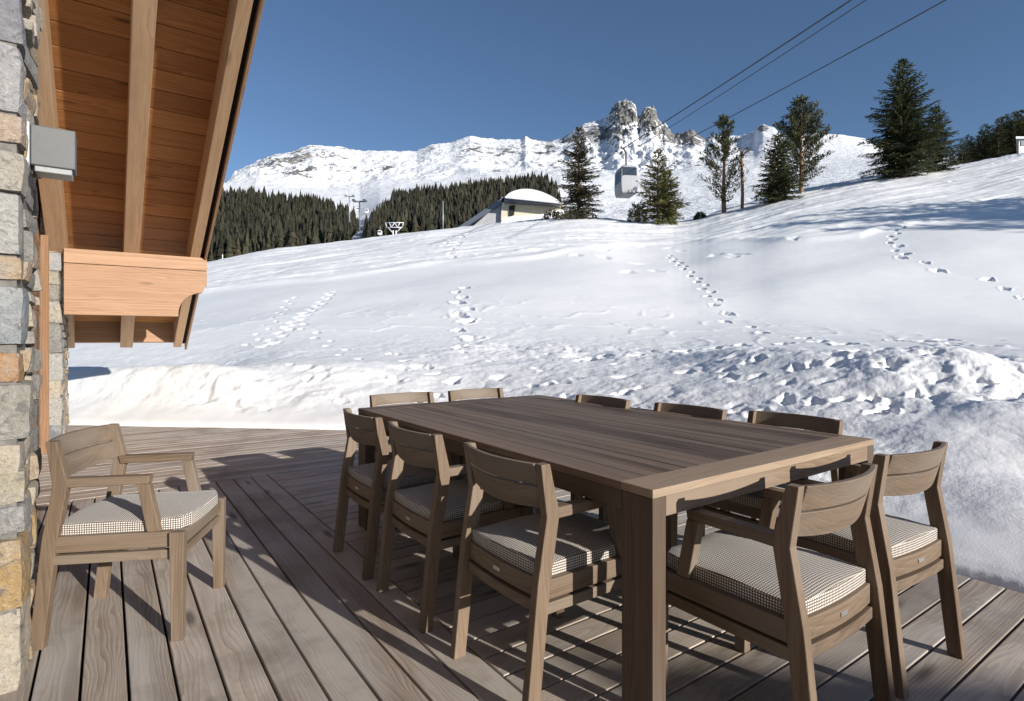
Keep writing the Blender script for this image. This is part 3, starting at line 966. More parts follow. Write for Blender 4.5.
bush(634, 56, .55, 1.9, 'dark green shrub in the snow below the gondola cabin', 1)
bush(641, 57, .55, 2.2, 'dark green shrub between the gondola cabin and the yellow-green spruce', 2)
bush(664, 53, 1.1, .5, 'low brown-green shrub at the foot of the yellow-green spruces', 3, 'spruce_y')
bush(571, 57, 1.7, .8, 'low brownish undergrowth at the foot of the tall narrow spruce', 4, 'spruce_b')
bush(700, 56, .5, .6, 'tiny shrub in the snow left of the open pine', 5)
bush(552, 60, .9, .9, 'small dark shrub against the wall of the domed building', 6, 'spruce')

# unseen trees out to the right and behind, which shade the slope and the terrace
for i, (x, y, h, sd_) in enumerate([(42, 11, 11, 81), (43.5, 13.5, 12, 82), (45, 15.5, 11, 83), (46.5, 12, 13, 84), (48.5, 17, 12, 86), (49, 14, 13, 87)]):
    root = copy_tree(protos[i % 4]); z = tz(x, y)
    root.location = (x, y, z - .3); sc = h / 8.5; root.scale = (sc, sc, sc); root.rotation_euler = (0, 0, i * 2.1)
    tag(root, 'tall spruce on the slope to the right of the terrace, outside the photograph', 'tree', 'spruces right of the terrace')

# unseen shed, added right of and behind the terrace to shade the deck corner
sh = empty('shade_shed', (11.2, -8.9, -.4)); sh.rotation_euler = (0, 0, -.10)
tag(sh, 'added timber shed behind the terrace, out of view, to shade the deck corner', 'shed')
m = MB(); m.prism([(0, 0, 0), (0, 4, 0), (0, 4, 3.3), (0, 2, 4.55), (0, 0, 3.3)], (9, 0, 0), (1, 0, 0)); m.build('wall', M['larch'], sh)
m = MB()
m.prism([(-.4, -.5, 3.0), (-.4, 2, 4.57), (-.4, 4.5, 3.0), (-.4, 4.5, 3.14), (-.4, 2, 4.71), (-.4, -.5, 3.14)], (9.8, 0, 0), (1, 0, 0)); m.build('roof', M['rafter'], sh)
m = MB(); m.bx(4, 5, -.05, -.003, 0, 2.1, (0, 0, 1)); m.build('door', M['teak'], sh)

# ================================================================== STATION BUILDING WITH DOMED ROOF
bd = empty('lift_station', (0, 0, 0))
tag(bd, 'building with domed snow-covered roof and sloping canopy beside the tall narrow spruce', 'building')
YB = 74.0


def PB(u, v, Y=YB): return Vector(((u - 512) / F * Y, Y, HC + (HZ - v) / F * Y))


# front wall
m = MB()
fx0, fx1 = PB(499, 0).x, PB(566, 0).x
zb = PB(0, 240).z
poly = [PB(500, 240), PB(566, 240), PB(563, 203), PB(502, 197)]
m.prism(poly, (0, 9, 0), (1, 0, 0)); m.build('front_wall', M['cream'], bd)
m = MB(); p0, p1 = PB(508, 206), PB(515, 218)
m.prism([PB(509, 217, YB - .15), PB(514, 215, YB - .15), PB(515, 205, YB - .15), PB(509, 206, YB - .15)], (0, .6, 0), (1, 0, 0)); m.build('doorway', M['dark'], bd)
m = MB(); m.prism([PB(504, 200.5, YB - 1.6), PB(560, 204.5, YB - 1.6), PB(560, 202, YB - 1.6), PB(504, 196.5, YB - 1.6)], (0, 12, 0), (1, 0, 0)); m.build('roof_edge', M['zinc'], bd)
# domed roof with snow
arc = []
for k in range(17):
    q = k / 16
    u = 505 + 56 * q; v = 197 + 5.5 * q - 10.5 * math.sin(math.pi * q ** .85) ** .8
    arc.append(PB(u, v, YB - 2))
m = MB(); m.prism(arc + [PB(561, 203.5, YB - 2), PB(505, 197.8, YB - 2)], (0, 13, 0), (1, 0, 0)); m.build('snowy_roof', M['white'], bd)
# sloping canopy down to the left
m = MB(); m.prism([PB(452, 231), PB(505, 196), PB(508, 196.2), PB(508, 199), PB(460, 231)], (0, 11, 0), (1, 0, 0)); m.build('canopy', M['zinc'], bd)
m = MB(); m.prism([PB(472, 227, YB + .6), PB(500, 203, YB + .6), PB(506, 212, YB + .6), PB(498, 225, YB + .6)], (0, 8, 0), (1, 0, 0)); m.build('side_wall', M['sidew'], bd)
m = MB(); m.prism([PB(497, 227, YB - 1.2), PB(505, 217, YB - 1.2), PB(545, 214, YB - 1.2), PB(566, 208, YB - 1.2), PB(568, 227, YB - 1.2)], (0, 2, 0), (1, 0, 0)); m.build('snow_drift', M['snow'], bd)

# chalet fragment at the far right
hb = empty('distant_chalet', (0, 0, 0)); tag(hb, 'pale grey corner of a building at the right edge of the skyline wood', 'building')
m = MB(); m.prism([PB(1019, 160, 80), PB(1060, 160, 80), PB(1060, 138, 80), PB(1019, 138, 80)], (5.4, 6, 0), (1, 0, 0)); m.build('wall', M['white'], hb)
m = MB(); m.prism([PB(1016, 138.5, 79.5), PB(1062, 138.5, 79.5), PB(1062, 136.5, 79.5), PB(1016, 136.5, 79.5)], (6.3, 7, 0), (1, 0, 0)); m.build('roof', M['zinc'], hb)
m = MB(); m.prism([PB(1021, 146, 79.9), PB(1026, 146, 79.9), PB(1026, 141, 79.9), PB(1021, 141, 79.9)], (0, .3, 0), (1, 0, 0)); m.build('window', M['cabglass'], hb)


# ================================================================== CABLES, GONDOLAS, PYLONS
def tube(m, p0, p1, r, n=8, smooth=True):
    p0 = Vector(p0); p1 = Vector(p1); d = (p1 - p0).normalized(); a = d.orthogonal().normalized(); b = d.cross(a)
    vv = []
    for p in (p0, p1):
        for k in range(n):
            t = 6.2832 * k / n
            vv.append(p + a * r * math.cos(t) + b * r * math.sin(t))
    ff = [(k, (k + 1) % n, n + (k + 1) % n, n + k) for k in range(n)] + [tuple(range(n - 1, -1, -1)), tuple(range(n, 2 * n))]
    m.add(vv, ff, smooth=smooth)


def cable(label, pA, YA, pB, YBb, ext, r=.03):
    A = PB(*pA, YA); B = PB(*pB, YBb)
    E = A + (A - B) * ext
    m = MB()
    # slight sag, in real space
    n = 14; last = None
    B2 = B
    for i in range(n + 1):
        q = i / n
        p = E.lerp(B2, q); p.z -= .35 * 4 * q * (1 - q) * 0.4
        if last is not None: tube(m, last, p, r, 6)
        last = p
    tag(m.build('ropeway_cable', M['cable']), label, 'cable', 'ropeway cables overhead')


cable('thicker upper ropeway cable running down to the gondola hanger', (848, 0), 30, (622.5, 148.5), 60, .35, .045)
cable('ropeway cable just below the upper cable', (863, 0), 31, (640, 146), 60, .35, .028)
cable('lowest ropeway cable, apart from the other two', (942, 0), 30, (690, 138), 57, .35, .035)

# big gondola
gr = empty('gondola', (0, 0, 0))
gx_, gY = (626 - 512) / F * 60, 60.0
gz_ = HC + (HZ - 196) / F * 60
gr.location = (gx_, gY, gz_); gr.rotation_euler = (0, 0, math.radians(9)); gr.scale = (.84, .84, 1)
tag(gr, 'large white gondola cabin with dark windows hanging from the upper cable', 'gondola')
m = MB(); H = 2.95
prof = [(-1.05, .25), (-.9, 0), (.9, 0), (1.05, .25), (1.12, 1.2), (1.05, 2.55), (.85, H), (-.85, H), (-1.05, 2.55), (-1.12, 1.2)]
m.prism([(x, -1.25, z) for x, z in prof], (0, 2.5, 0), (1, 0, 0)); m.build('cabin', M['cabin'], gr, .12)
m = MB(); m.prism([(-.92, -1.29, 1.9), (.92, -1.29, 1.9), (.9, -1.29, 2.75), (-.9, -1.29, 2.75)], (0, .04, 0), (1, 0, 0)); m.build('front_window', M['cabglass'], gr, .02)
for k in range(3):
    m = MB(); y = -1.0 + .72 * k
    m.prism([(-1.155, y, 1.25), (-1.155, y + .56, 1.25), (-1.10, y + .56, 2.4), (-1.10, y, 2.4)], (.05, 0, 0), (1, 0, 0)); m.build('side_window', M['cabglass'], gr, .015)
m = MB(); m.bx(-.25, .25, -.9, .9, H, H + .22); m.build('roof_bracket', M['steel'], gr, .03)
m = MB(); tube(m, (0, 0, H + .1), (0, 0, H + 1.6), .11); tube(m, (0, 0, H + 1.6), (-.4, 0, H + 2.15), .10); m.build('hanger', M['cable'], gr)
m = MB(); m.bx(-.65, -.15, -.3, .3, H + 2.05, H + 2.3); m.build('cable_grip', M['steel'], gr, .03)


def small_gondola(label, u, v, Y, s_):
    g = empty('gondola', PB(u, v, Y)); tag(g, label, 'gondola', 'distant gondolas above the shaded piste'); g.scale = (s_, s_, s_)
    m = MB(); m.prism([(-.9, -.9, .3), (-.5, -.9, 0), (.5, -.9, 0), (.9, -.9, .3), (.85, -.9, 1.9), (.5, -.9, 2.2), (-.5, -.9, 2.2), (-.85, -.9, 1.9)], (0, 1.8, 0), (1, 0, 0)); m.build('cabin', M['white'], g)
    m = MB(); m.bx(-.7, .7, -.95, -.91, 1.0, 1.75); m.build('window', M['cabglass'], g)
    m = MB(); tube(m, (0, 0, 2.2), (0, 0, 4.6), .10); m.build('hanger', M['steel'], g)


small_gondola('small white gondola hanging lowest, just left of the pylon head', 380, 235, 170, .62)
small_gondola('small white gondola hanging higher, right of the white pylon', 367, 213, 240, .75)
small_gondola('smallest white gondola hanging against the white pylon', 358, 211, 330, .85)


def pylon(name, label, u, vb, vt, Y, arm, r, mat='steel', head=True):
    b = PB(u, vb, Y); t = PB(u, vt, Y)
    root = empty(name, b); tag(root, label, 'pylon' if head else 'pole')
    H_ = t.z - b.z
    m = MB(); tube(m, (0, 0, 0), (0, 0, H_), r); m.build('mast', M[mat], root)
    if head:
        m = MB(); m.bx(-arm, arm, -.2, .2, H_ - .5, H_); m.build('crossarm', M[mat], root)
        for sx in (-1, 1):
            m = MB(); m.bx(sx * arm - .5, sx * arm + .5, -1.6, 1.6, H_ - .2, H_ + .5); m.build('sheave_bank', M[mat], root)
    return root


pylon('lift_pylon', 'white lift pylon with crossarm standing between the two woods', 359.5, 232, 201, 230, 2.2, .32, 'zinc')
pylon('lift_pylon', 'farther grey lift pylon, left of the white one between the two woods', 349.5, 222, 196, 330, 2.2, .40, 'steel')
pylon('lamp_pole', 'thin grey pole in front of the conifer wood, left of the domed building', 443, 236, 201, 110, 0, .10, 'steel', False)
r_ = empty('lift_pylon', PB(394.5, 240, 95)); tag(r_, 'steel pylon head with a trussed crossarm rising just above the snow crest', 'pylon')
m = MB(); tube(m, (-.25, 0, 0), (-.25, 0, 1.6), .12); tube(m, (.25, 0, 0), (.25, 0, 1.6), .12); m.build('mast', M['white'], r_)
m = MB()
for a_, b_ in (((-1.5, 2.9), (1.5, 2.9)), ((-1.3, 2.1), (1.3, 2.1)), ((-1.5, 2.9), (-1.3, 2.1)), ((1.5, 2.9), (1.3, 2.1)), ((-.3, 1.2), (-1.1, 2.1)), ((.3, 1.2), (1.1, 2.1)), ((-.5, 2.1), (-.9, 2.9)), ((.5, 2.1), (.9, 2.9)), ((-.5, 2.1), (0, 2.9)), ((.5, 2.1), (0, 2.9))):
    tube(m, (a_[0], 0, a_[1]), (b_[0], 0, b_[1]), .07, 6)
m.build('crossarm', M['white'], r_)
pylon('trail_marker', 'short pale marker post on the crest beside the chalet roof edge', 222.5, 262, 254.5, 60, 0, .05, 'white', False)

# ================================================================== DECK
def W(a, b, z=0.0):
    p = V2 * a + U2 * b
    return Vector((p[0], p[1], z))


deck = MB()
PITCH = .1355; GAP = .0095; TH_ = .028
Uv = Vector((*U2, 0)); Vv = Vector((*V2, 0)); Zv = Vector((0, 0, 1))
# boards running along the chalet
a = 1.14 - PITCH
while a > -1.1:
    b0, b1 = -2.5, 5.315
    if a < -.26: b0 = 1.6
    jz = random.uniform(-.001, .001)
    deck.box(W(a + GAP, b0, -TH_ + jz), Uv * (b1 - b0), Vv * (PITCH - GAP), Zv * TH_)
    a -= PITCH
# boards under the table running across
b = 5.315 - PITCH
while b > -2.6:
    jz = random.uniform(-.001, .001)
    deck.box(W(1.14 + GAP, b + GAP, -TH_ + jz), Vv * (3.62 - 1.14 + random.uniform(-.01, .07)), Uv * (PITCH - GAP), Zv * TH_)
    b -= PITCH
# the far part
b = 5.315
while b < 10.4:
    jz = random.uniform(-.001, .001)
    deck.box(W(-1.2, b + GAP, -TH_ + jz), Vv * (3.62 + 1.2 + random.uniform(-.01, .05)), Uv * (PITCH - GAP), Zv * TH_)
    b += PITCH
dk = deck.build('deck', M['deck'], bevel=.0035, seg=2); tag(dk, kind='structure')
sub = MB(); sub.box(W(-1.3, -2.5, -.32), Vv * 4.8, Uv * 12.8, Zv * .28)
tag(sub.build('deck_substructure', M['dark']), kind='structure')

# ================================================================== CHALET
ch = empty('chalet', (0, 0, 0))
tag(ch, 'alpine chalet side with rough stone piers and a timber roof overhang beside the terrace', 'house')
PR = np.array([-3.94, 7.34]); PZ = 2.23; TS = .5255


def C(a, b, z): return Vector((PR[0] + V2[0] * a + U2[0] * b, PR[1] + V2[1] * a + U2[1] * b, z))


def rp(a, b, off=0.0):
    """point on the plane of the rafter undersides"""
    return C(a, b, PZ - TS * b + off)


B0, B1 = -6.5, 2.262
RD = .40
Dn = (rp(0, 1) - rp(0, 0))
# soffit boards across
sf = MB()
b = B1
bw = .215
while b > B0:
    sf.box(rp(-3.2, b - bw + .006, RD), Vv * (3.2 - .02), Dn * (bw - .012), Zv * .03)
    b -= bw
rf = sf.build('roof', M['soffit'], ch, .002, 1)
m = MB(); m.box(rp(-3.2, B0, RD + .034), Dn * (B1 - B0), Vv * 3.18, Zv * .06); m.build('roof_deck', M['dark'], rf)
for (a0, a1) in ((-.185, -.075), (-.885, -.725), (-1.60, -1.43), (-2.35, -2.19)):
    m = MB(); m.box(rp(a0, B0, 0), Dn * (B1 - B0 - .02), Vv * (a1 - a0), Zv * (RD - .002)); m.build('rafter', M['rafter'], rf, .004)
m = MB(); m.box(rp(-.028, B0, -.03), Dn * (B1 - B0), Vv * .028, Zv * (RD + .16)); m.build('bargeboard', M['larch'], rf, .003)
m = MB(); m.box(rp(-.072, B0, .07), Dn * (B1 - B0), Vv * .042, Zv * .05); m.build('gap_shade_strip', M['dark'], rf)  # dark strip standing in for the shade in the gap behind the bargeboard
m = MB(); m.box(rp(-3.2, B1 + .002, .10), Vv * 3.2, Dn * .03, Zv * (RD + .1)); m.build('eave_board', M['larch'], rf, .003)
# purlin near the top
m = MB(); m.box(rp(-.95, -3.62, .10), Vv * .68, Uv * .34, Zv * .16); m.build('purlin', M['larch'], rf, .004)
# console beam under the rafters
zt = PZ + .0
bm1 = MB()
bm1.prism([C(-1.45, 0, zt - .17 + .005), C(.005, 0, zt - .17 + .005), C(.005, 0, zt), C(-1.45, 0, zt)], Uv * .16, Vv)
bt = bm1.build('console_top', M['larch'], ch, .004)
prof = [(-1.45, -.76), (-.315, -.76), (-.315, -.72)]
for k in range(1, 9):
    q = k / 8 * math.pi / 2
    prof.append((-.315 + .27 * (1 - math.cos(q)), -.72 + .27 * math.sin(q)))
prof += [(-.045, -.44), (-.022, -.39), (-.022, -.36), (.005, -.355), (.005, -.171), (-1.45, -.171)]
bm2 = MB(); bm2.prism([C(a, .004, zt + dz) for a, dz in prof], Uv * .15, Vv)
bm2.build('console_beam', M['larch'], ch, .004)

# stone piers
def stone_block(V, Fc, Cc, o, ax, ay, az, col, seed, res=.03, rnd=.014, amp=.010):
    """rounded noisy block: corner o, edge vectors ax, ay, az"""
    ax = np.array(ax); ay = np.array(ay); az = np.array(az)
    Ls = [np.linalg.norm(x) for x in (ax, ay, az)]
    ns = [max(2, int(round(L / res))) for L in Ls]
    o = np.array(o); c = o + (ax + ay + az) / 2
    ux, uy, uz = ax / Ls[0], ay / Ls[1], az / Ls[2]
    R = random.Random(seed)
    sk = np.array([[R.uniform(-.008, .008) for _ in range(3)] for _ in range(3)])

    def face(fixed, val, i, j):
        ni, nj = ns[i], ns[j]
        base = len(V)
        for p in range(ni + 1):
            for q in range(nj + 1):
                t = [0, 0, 0]; t[fixed] = val; t[i] = p / ni; t[j] = q / nj
                loc = np.array([(t[k] - .5) * Ls[k] for k in range(3)])
                # round the box
                inner = np.array([max(Ls[k] / 2 - rnd, .001) for k in range(3)])
                cl = np.clip(loc, -inner, inner)
                dv = loc - cl; dl = np.linalg.norm(dv)
                if dl > 1e-9: loc = cl + dv / dl * min(rnd, dl if dl < rnd else rnd)
                loc = loc + sk @ (loc / max(Ls)) * 3
                wp = c + ux * loc[0] + uy * loc[1] + uz * loc[2]
                V.append(wp); Cc.append(col)
        for p in range(ni):
            for q in range(nj):
                a_ = base + p * (nj + 1) + q
                fc = (a_, a_ + nj + 1, a_ + nj + 2, a_ + 1)
                Fc.append(fc if val == 1 else fc[::-1])
    st = len(V)
    face(0, 0, 1, 2); face(0, 1, 1, 2); face(1, 0, 2, 0); face(1, 1, 2, 0); face(2, 0, 0, 1); face(2, 1, 0, 1)
    P = np.array(V[st:])
    nx = fbm(P[:, 0] * 13 + P[:, 2] * 7, P[:, 1] * 13 + P[:, 2] * 9, 4, seed % 97)
    nz_ = fbm(P[:, 0] * 17 + P[:, 1] * 5 + 40, P[:, 2] * 15 + 3, 4, seed % 89)
    dirv = P - c; dirv /= np.maximum(np.linalg.norm(dirv, axis=1), 1e-6)[:, None]
    P = P + dirv * (amp * (nx + .6 * nz_))[:, None]
    for k in range(len(P)): V[st + k] = P[k]


GREY = (.33, .34, .345); LG = (.46, .46, .45); TAN = (.45, .36, .26); RUST = (.44, .27, .13); BLU = (.27, .29, .32); PALE = (.50, .48, .44); GOLD = (.42, .31, .16); DK = (.13, .135, .145)
GREY, LG, TAN, RUST, BLU, PALE, GOLD, DK = [tuple(.74 * x * k for x, k in zip(c, (1.16, 1.03, .86))) for c in (GREY, LG, TAN, RUST, BLU, PALE, GOLD, DK)]
PAL = [GREY, LG, TAN, BLU, PALE, TAN, GOLD, RUST, PALE, LG]


def pier(corner, z_marks, cols, front_len, side_len, seed, ztop, fc_depth=.16):
    """corner = near right corner (x, y); front runs along -V, side along +U"""
    R = random.Random(seed)
    V = []; Fc = []; Cc = []
    cx, cy = corner
    C0 = np.array([cx, cy, 0.0]); u3 = np.array([*U2, 0]); v3 = np.array([*V2, 0]); z3 = np.array([0, 0, 1.0])
    sid = seed * 100
    for k in range(len(z_marks) - 1):
        z1, z0 = z_marks[k], z_marks[k + 1]
        h_ = z1 - z0 - .007
        d1 = R.uniform(.10, .24) * min(1, side_len / .5)
        jt = R.uniform(-.006, .008)
        fl = min(R.uniform(.22, .5), front_len)
        # corner stone
        o = C0 + z3 * z0 + v3 * jt - v3 * fl
        stone_block(V, Fc, Cc, o, v3 * fl, u3 * d1, z3 * h_, cols[k % len(cols)], sid); sid += 1
        # rest of the front
        x = fl
        while x < front_len - .05:
            L = min(R.uniform(.2, .45), front_len - x)
            stone_block(V, Fc, Cc, C0 + z3 * z0 - v3 * (x + L) + u3 * R.uniform(-.006, .006), v3 * (L - .012), u3 * .12, z3 * h_, R.choice(PAL), sid, .05); sid += 1
            x += L
        # side face: thinner, irregular courses
        zz = z0
        while zz < z1 - .02:
            hh = min(R.uniform(.05, .17), z1 - zz)
            if z1 - zz - hh < .04: hh = z1 - zz
            s_ = d1 + .01
            while s_ < side_len - .03:
                L = min(R.uniform(.10, .30), side_len - s_)
                stone_block(V, Fc, Cc, C0 + z3 * zz + u3 * s_ - v3 * .14 + v3 * R.uniform(-.006, .003), v3 * .14, u3 * (L - .01), z3 * (hh - .010), R.choice([GREY, GREY, BLU, LG, TAN, TAN, PALE, PALE, GOLD]), sid, .025); sid += 1
                s_ += L
            zz += hh
    me = bpy.data.meshes.new('stone_pier')
    me.from_pydata([tuple(p) for p in V], [], Fc)
    at = me.attributes.new('scol', 'FLOAT_COLOR', 'POINT')
    at.data.foreach_set('color', np.array([(*c, 1) for c in Cc], dtype=np.float32).ravel())
    me.polygons.foreach_set('use_smooth', [True] * len(Fc))
    me.materials.append(M['stone'])
    o = bpy.data.objects.new('stone_pier', me); COL.objects.link(o); o.parent = ch
    core = MB(); core.box(tuple(C0 - v3 * front_len + u3 * .020 + z3 * (-.1)), Vector(v3) * (front_len - .020), Vector(u3) * (side_len - .04), Zv * (ztop + .08))
    core.build('mortar', M['mortar'], o)
    return o


vm = [-150, -70, -10, 45, 115, 147, 190, 255, 282, 348, 380, 440, 472, 504, 533, 605, 700]
zm = [HC + (HZ - v) / F * 1.95 for v in vm[:-1]] + [-.05]
pier((-1.670, 1.945), zm, [GREY, BLU, (.20, .20, .22), (.34, .33, .33), (.40, .30, .22), LG, (.37, .36, .33), TAN, (.27, .29, .30), RUST, GREY, PALE, (.35, .30, .20), (.26, .25, .24), GOLD, PALE], .6, .56, 3, zm[0])
vm2 = [212, 218, 233, 253, 271, 284, 301, 323, 353, 380, 397, 425, 444]
zm2 = [HC + (HZ - v) / F * 6.55 for v in vm2[:-1]] + [-.05]
pier((-5.19, 6.55), zm2, [(.40, .28, .18), LG, (.34, .30, .21), (.34, .34, .34), (.33, .29, .21), GREY, LG, BLU, (.36, .36, .33), PALE, (.38, .36, .32), (.19, .20, .21)], .20, 1.6, 9, zm2[0])

# timber wall between the piers with the orange jamb at its end
tw = MB()
wz = 0
A0 = np.array([-2.45, 2.42]); A1 = np.array([-5.27, 6.37])
wd = A1 - A0; wl_ = np.linalg.norm(wd); wd /= wl_
for k in range(20):
    tw.box((A0[0] - .05 * V2[0], A0[1] - .05 * V2[1], k * .15), Vector((*wd, 0)) * wl_, Vv * .04, Zv * .144)
tw.build('timber_wall', M['larch'], ch, .003)
m = MB(); jx, jy = (44.6 - 512) / F * 5.9, 5.9
m.box((jx - .045, jy, -.0), Zv * 2.27, Vector((.085, 0, 0)), Vector((-.05, .07, 0))); m.build('door_jamb', M['larch'], ch, .003)

for k in range(6):  # unseen wall of dark panes, added to cut the fill light from the left
    m = MB(); b0 = 1.75 - 1.5 * (k + 1)
    m.box(W(-.60, b0 + .12, .08), Uv * 1.36, Vv * .03, Zv * 2.5); wn = m.build('window', M['cabglass'], ch)
    m = MB()
    m.box(W(-.62, b0, 0), Zv * 5, Uv * .118, Vv * .09)
    m.box(W(-.62, b0 + .121, -.02), Uv * 1.376, Vv * .08, Zv * .098)
    m.box(W(-.62, b0 + .121, 2.582), Uv * 1.376, Vv * .08, Zv * 2.4)
    m.build('blocker_frame', M['rafter'], wn, .003)
# wall lamp -------------------------------------------------------
lp = empty('wall_lamp', (0, 0, 0)); tag(lp, 'box-shaped grey metal wall lamp with a glass underside fixed to the stone pier', 'lamp')
yb = 2.08
base = np.array([-1.762, yb])
lo = Vector((base[0], base[1], HC + (HZ - 164) / F * yb))
m = MB(); m.prism([lo + Vector((0, 0, 0)), lo + Vv * .132, lo + Vv * .132 + Zv * .148, lo + Zv * .148], Uv * .11, (0, 0, 1)); m.build('housing', M['lamp_grey'], lp, .004)
m = MB(); m.prism([lo + Vv * .012 + Uv * .004 - Zv * .022, lo + Vv * .122 + Uv * .004 - Zv * .022, lo + Vv * .122 + Uv * .004 - Zv * .001, lo + Vv * .012 + Uv * .004 - Zv * .001], Uv * .102, (0, 0, 1)); m.build('glass_lens', M['lens'], lp, .003)
m = MB(); m.prism([lo - Vv * .03 - Uv * .006 - Zv * .01, lo - Vv * .001 - Uv * .006 - Zv * .01, lo - Vv * .001 - Uv * .006 + Zv * .155, lo - Vv * .03 - Uv * .006 + Zv * .155], Uv * .12, (0, 0, 1)); m.build('back_plate', M['steel'], lp, .003)
# small spotlight low on the pier
sp_ = empty('spotlight', (-2.03, 2.43, 0)); tag(sp_, 'small black spotlight beside the foot of the near stone pier', 'lamp')
yb = 2.44; q0 = Vector(((34 - 512) / F * yb, yb, HC + (HZ - 604) / F * yb)) - sp_.location
m = MB(); m.bx(q0.x, q0.x + .036, q0.y, q0.y + .05, q0.z, q0.z + .10); m.build('housing', M['black'], sp_, .004)
m = MB(); m.bx(q0.x + .004, q0.x + .032, q0.y + .004, q0.y + .046, q0.z + .101, q0.z + .108); m.build('glass_lens', M['lens'], sp_, .002)
m = MB(); m.bx(q0.x + .012, q0.x + .024, q0.y + .02, q0.y + .03, -.0, q0.z); m.build('stem', M['black'], sp_)

# ================================================================== TABLE
TZ = .75
T0 = np.array([.416, 1.68])                     # near corner
uT = np.array([-1.397, 1.961]); uT /= np.linalg.norm(uT)
vT = np.array([uT[1], -uT[0]])
LT, WT = 2.42, 1.472
tb_ = empty('dining_table', (*T0, 0)); tb_.rotation_euler = (0, 0, math.atan2(vT[1], vT[0]))
tag(tb_, 'large wooden garden dining table with a dark planked top and pale end boards', 'table')
# local frame: x across (0..WT), y along (0..LT)
EB = .13
m = MB(); ny = 20; ew = .055
m.bx(0, ew, EB, LT - EB, TZ - .026, TZ, (0, 1, 0), .95)
m.bx(WT - ew, WT, EB, LT - EB, TZ - .026, TZ, (0, 1, 0), .9)
pw = (WT - 2 * ew) / ny
for k in range(ny):
    m.bx(ew + k * pw + .0014, ew + (k + 1) * pw - .0014, EB + .001, LT - EB - .001, TZ - .026, TZ - .0008 + random.uniform(-.0006, .0006), (0, 1, 0))
m.build('tabletop', M['top'], tb_, .0016)
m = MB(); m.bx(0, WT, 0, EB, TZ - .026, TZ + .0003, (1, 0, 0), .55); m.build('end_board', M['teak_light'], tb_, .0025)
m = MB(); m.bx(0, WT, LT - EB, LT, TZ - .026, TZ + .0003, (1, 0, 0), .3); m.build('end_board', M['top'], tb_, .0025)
lx, ly = .062, .128
for (x0, y0) in ((0, 0), (WT - lx, 0), (0, LT - ly), (WT - lx, LT - ly)):
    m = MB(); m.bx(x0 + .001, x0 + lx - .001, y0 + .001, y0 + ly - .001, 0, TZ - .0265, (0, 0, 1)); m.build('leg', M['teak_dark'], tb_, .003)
az0 = TZ - .088
for (x0, x1, y0, y1, gd) in ((lx, WT - lx, .002, .03, (1, 0, 0)), (lx, WT - lx, LT - .03, LT - .002, (1, 0, 0)), (.002, .03, ly, LT - ly, (0, 1, 0)), (WT - .03, WT - .002, ly, LT - ly, (0, 1, 0))):
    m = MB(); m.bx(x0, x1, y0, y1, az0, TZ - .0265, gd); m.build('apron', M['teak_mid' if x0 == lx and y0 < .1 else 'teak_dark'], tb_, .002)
m = MB()
for k in range(3):
    yy = LT * (.25 + .25 * k); m.bx(.03, WT - .03, yy - .03, yy + .03, TZ - .07, TZ - .0265, (1, 0, 0))
m.build('cross_rail', M['teak'], tb_)

# ================================================================== CHAIRS
CWd = .52        # overall width


def curved_panel(x0, x1, z0, z1, yends, bow, th, lean, mat, parent, name, n=16, curve_low=0.0):
    m = MB(); V = []; Fc = []
    off = (random.uniform(0, 30), random.uniform(-.05, .05), random.uniform(.03, .1))
    G = []
    for i in range(n + 1):
        q = i / n; x = x0 + (x1 - x0) * q
        c = 1 - (2 * q - 1) ** 2
        y = yends - bow * c
        zl = z0 - curve_low * c; zh = z1
        for (yy, zz) in ((y + lean(zl) - th / 2, zl), (y + lean(zl) + th / 2, zl), (y + lean(zh) + th / 2, zh), (y + lean(zh) - th / 2, zh)):
            V.append((x, yy, zz)); G.append((x + off[0], yy + off[1], zz - z0 + off[2]))
    for i in range(n):
        b = i * 4
        for k in range(4):
            Fc.append((b + k, b + 4 + k, b + 4 + (k + 1) % 4, b + (k + 1) % 4)[::-1])
    Fc.append((0, 1, 2, 3)[::-1]); Fc.append(tuple(4 * n + k for k in (0, 1, 2, 3)))
    m.add(V, Fc, G, random.random())
    return m


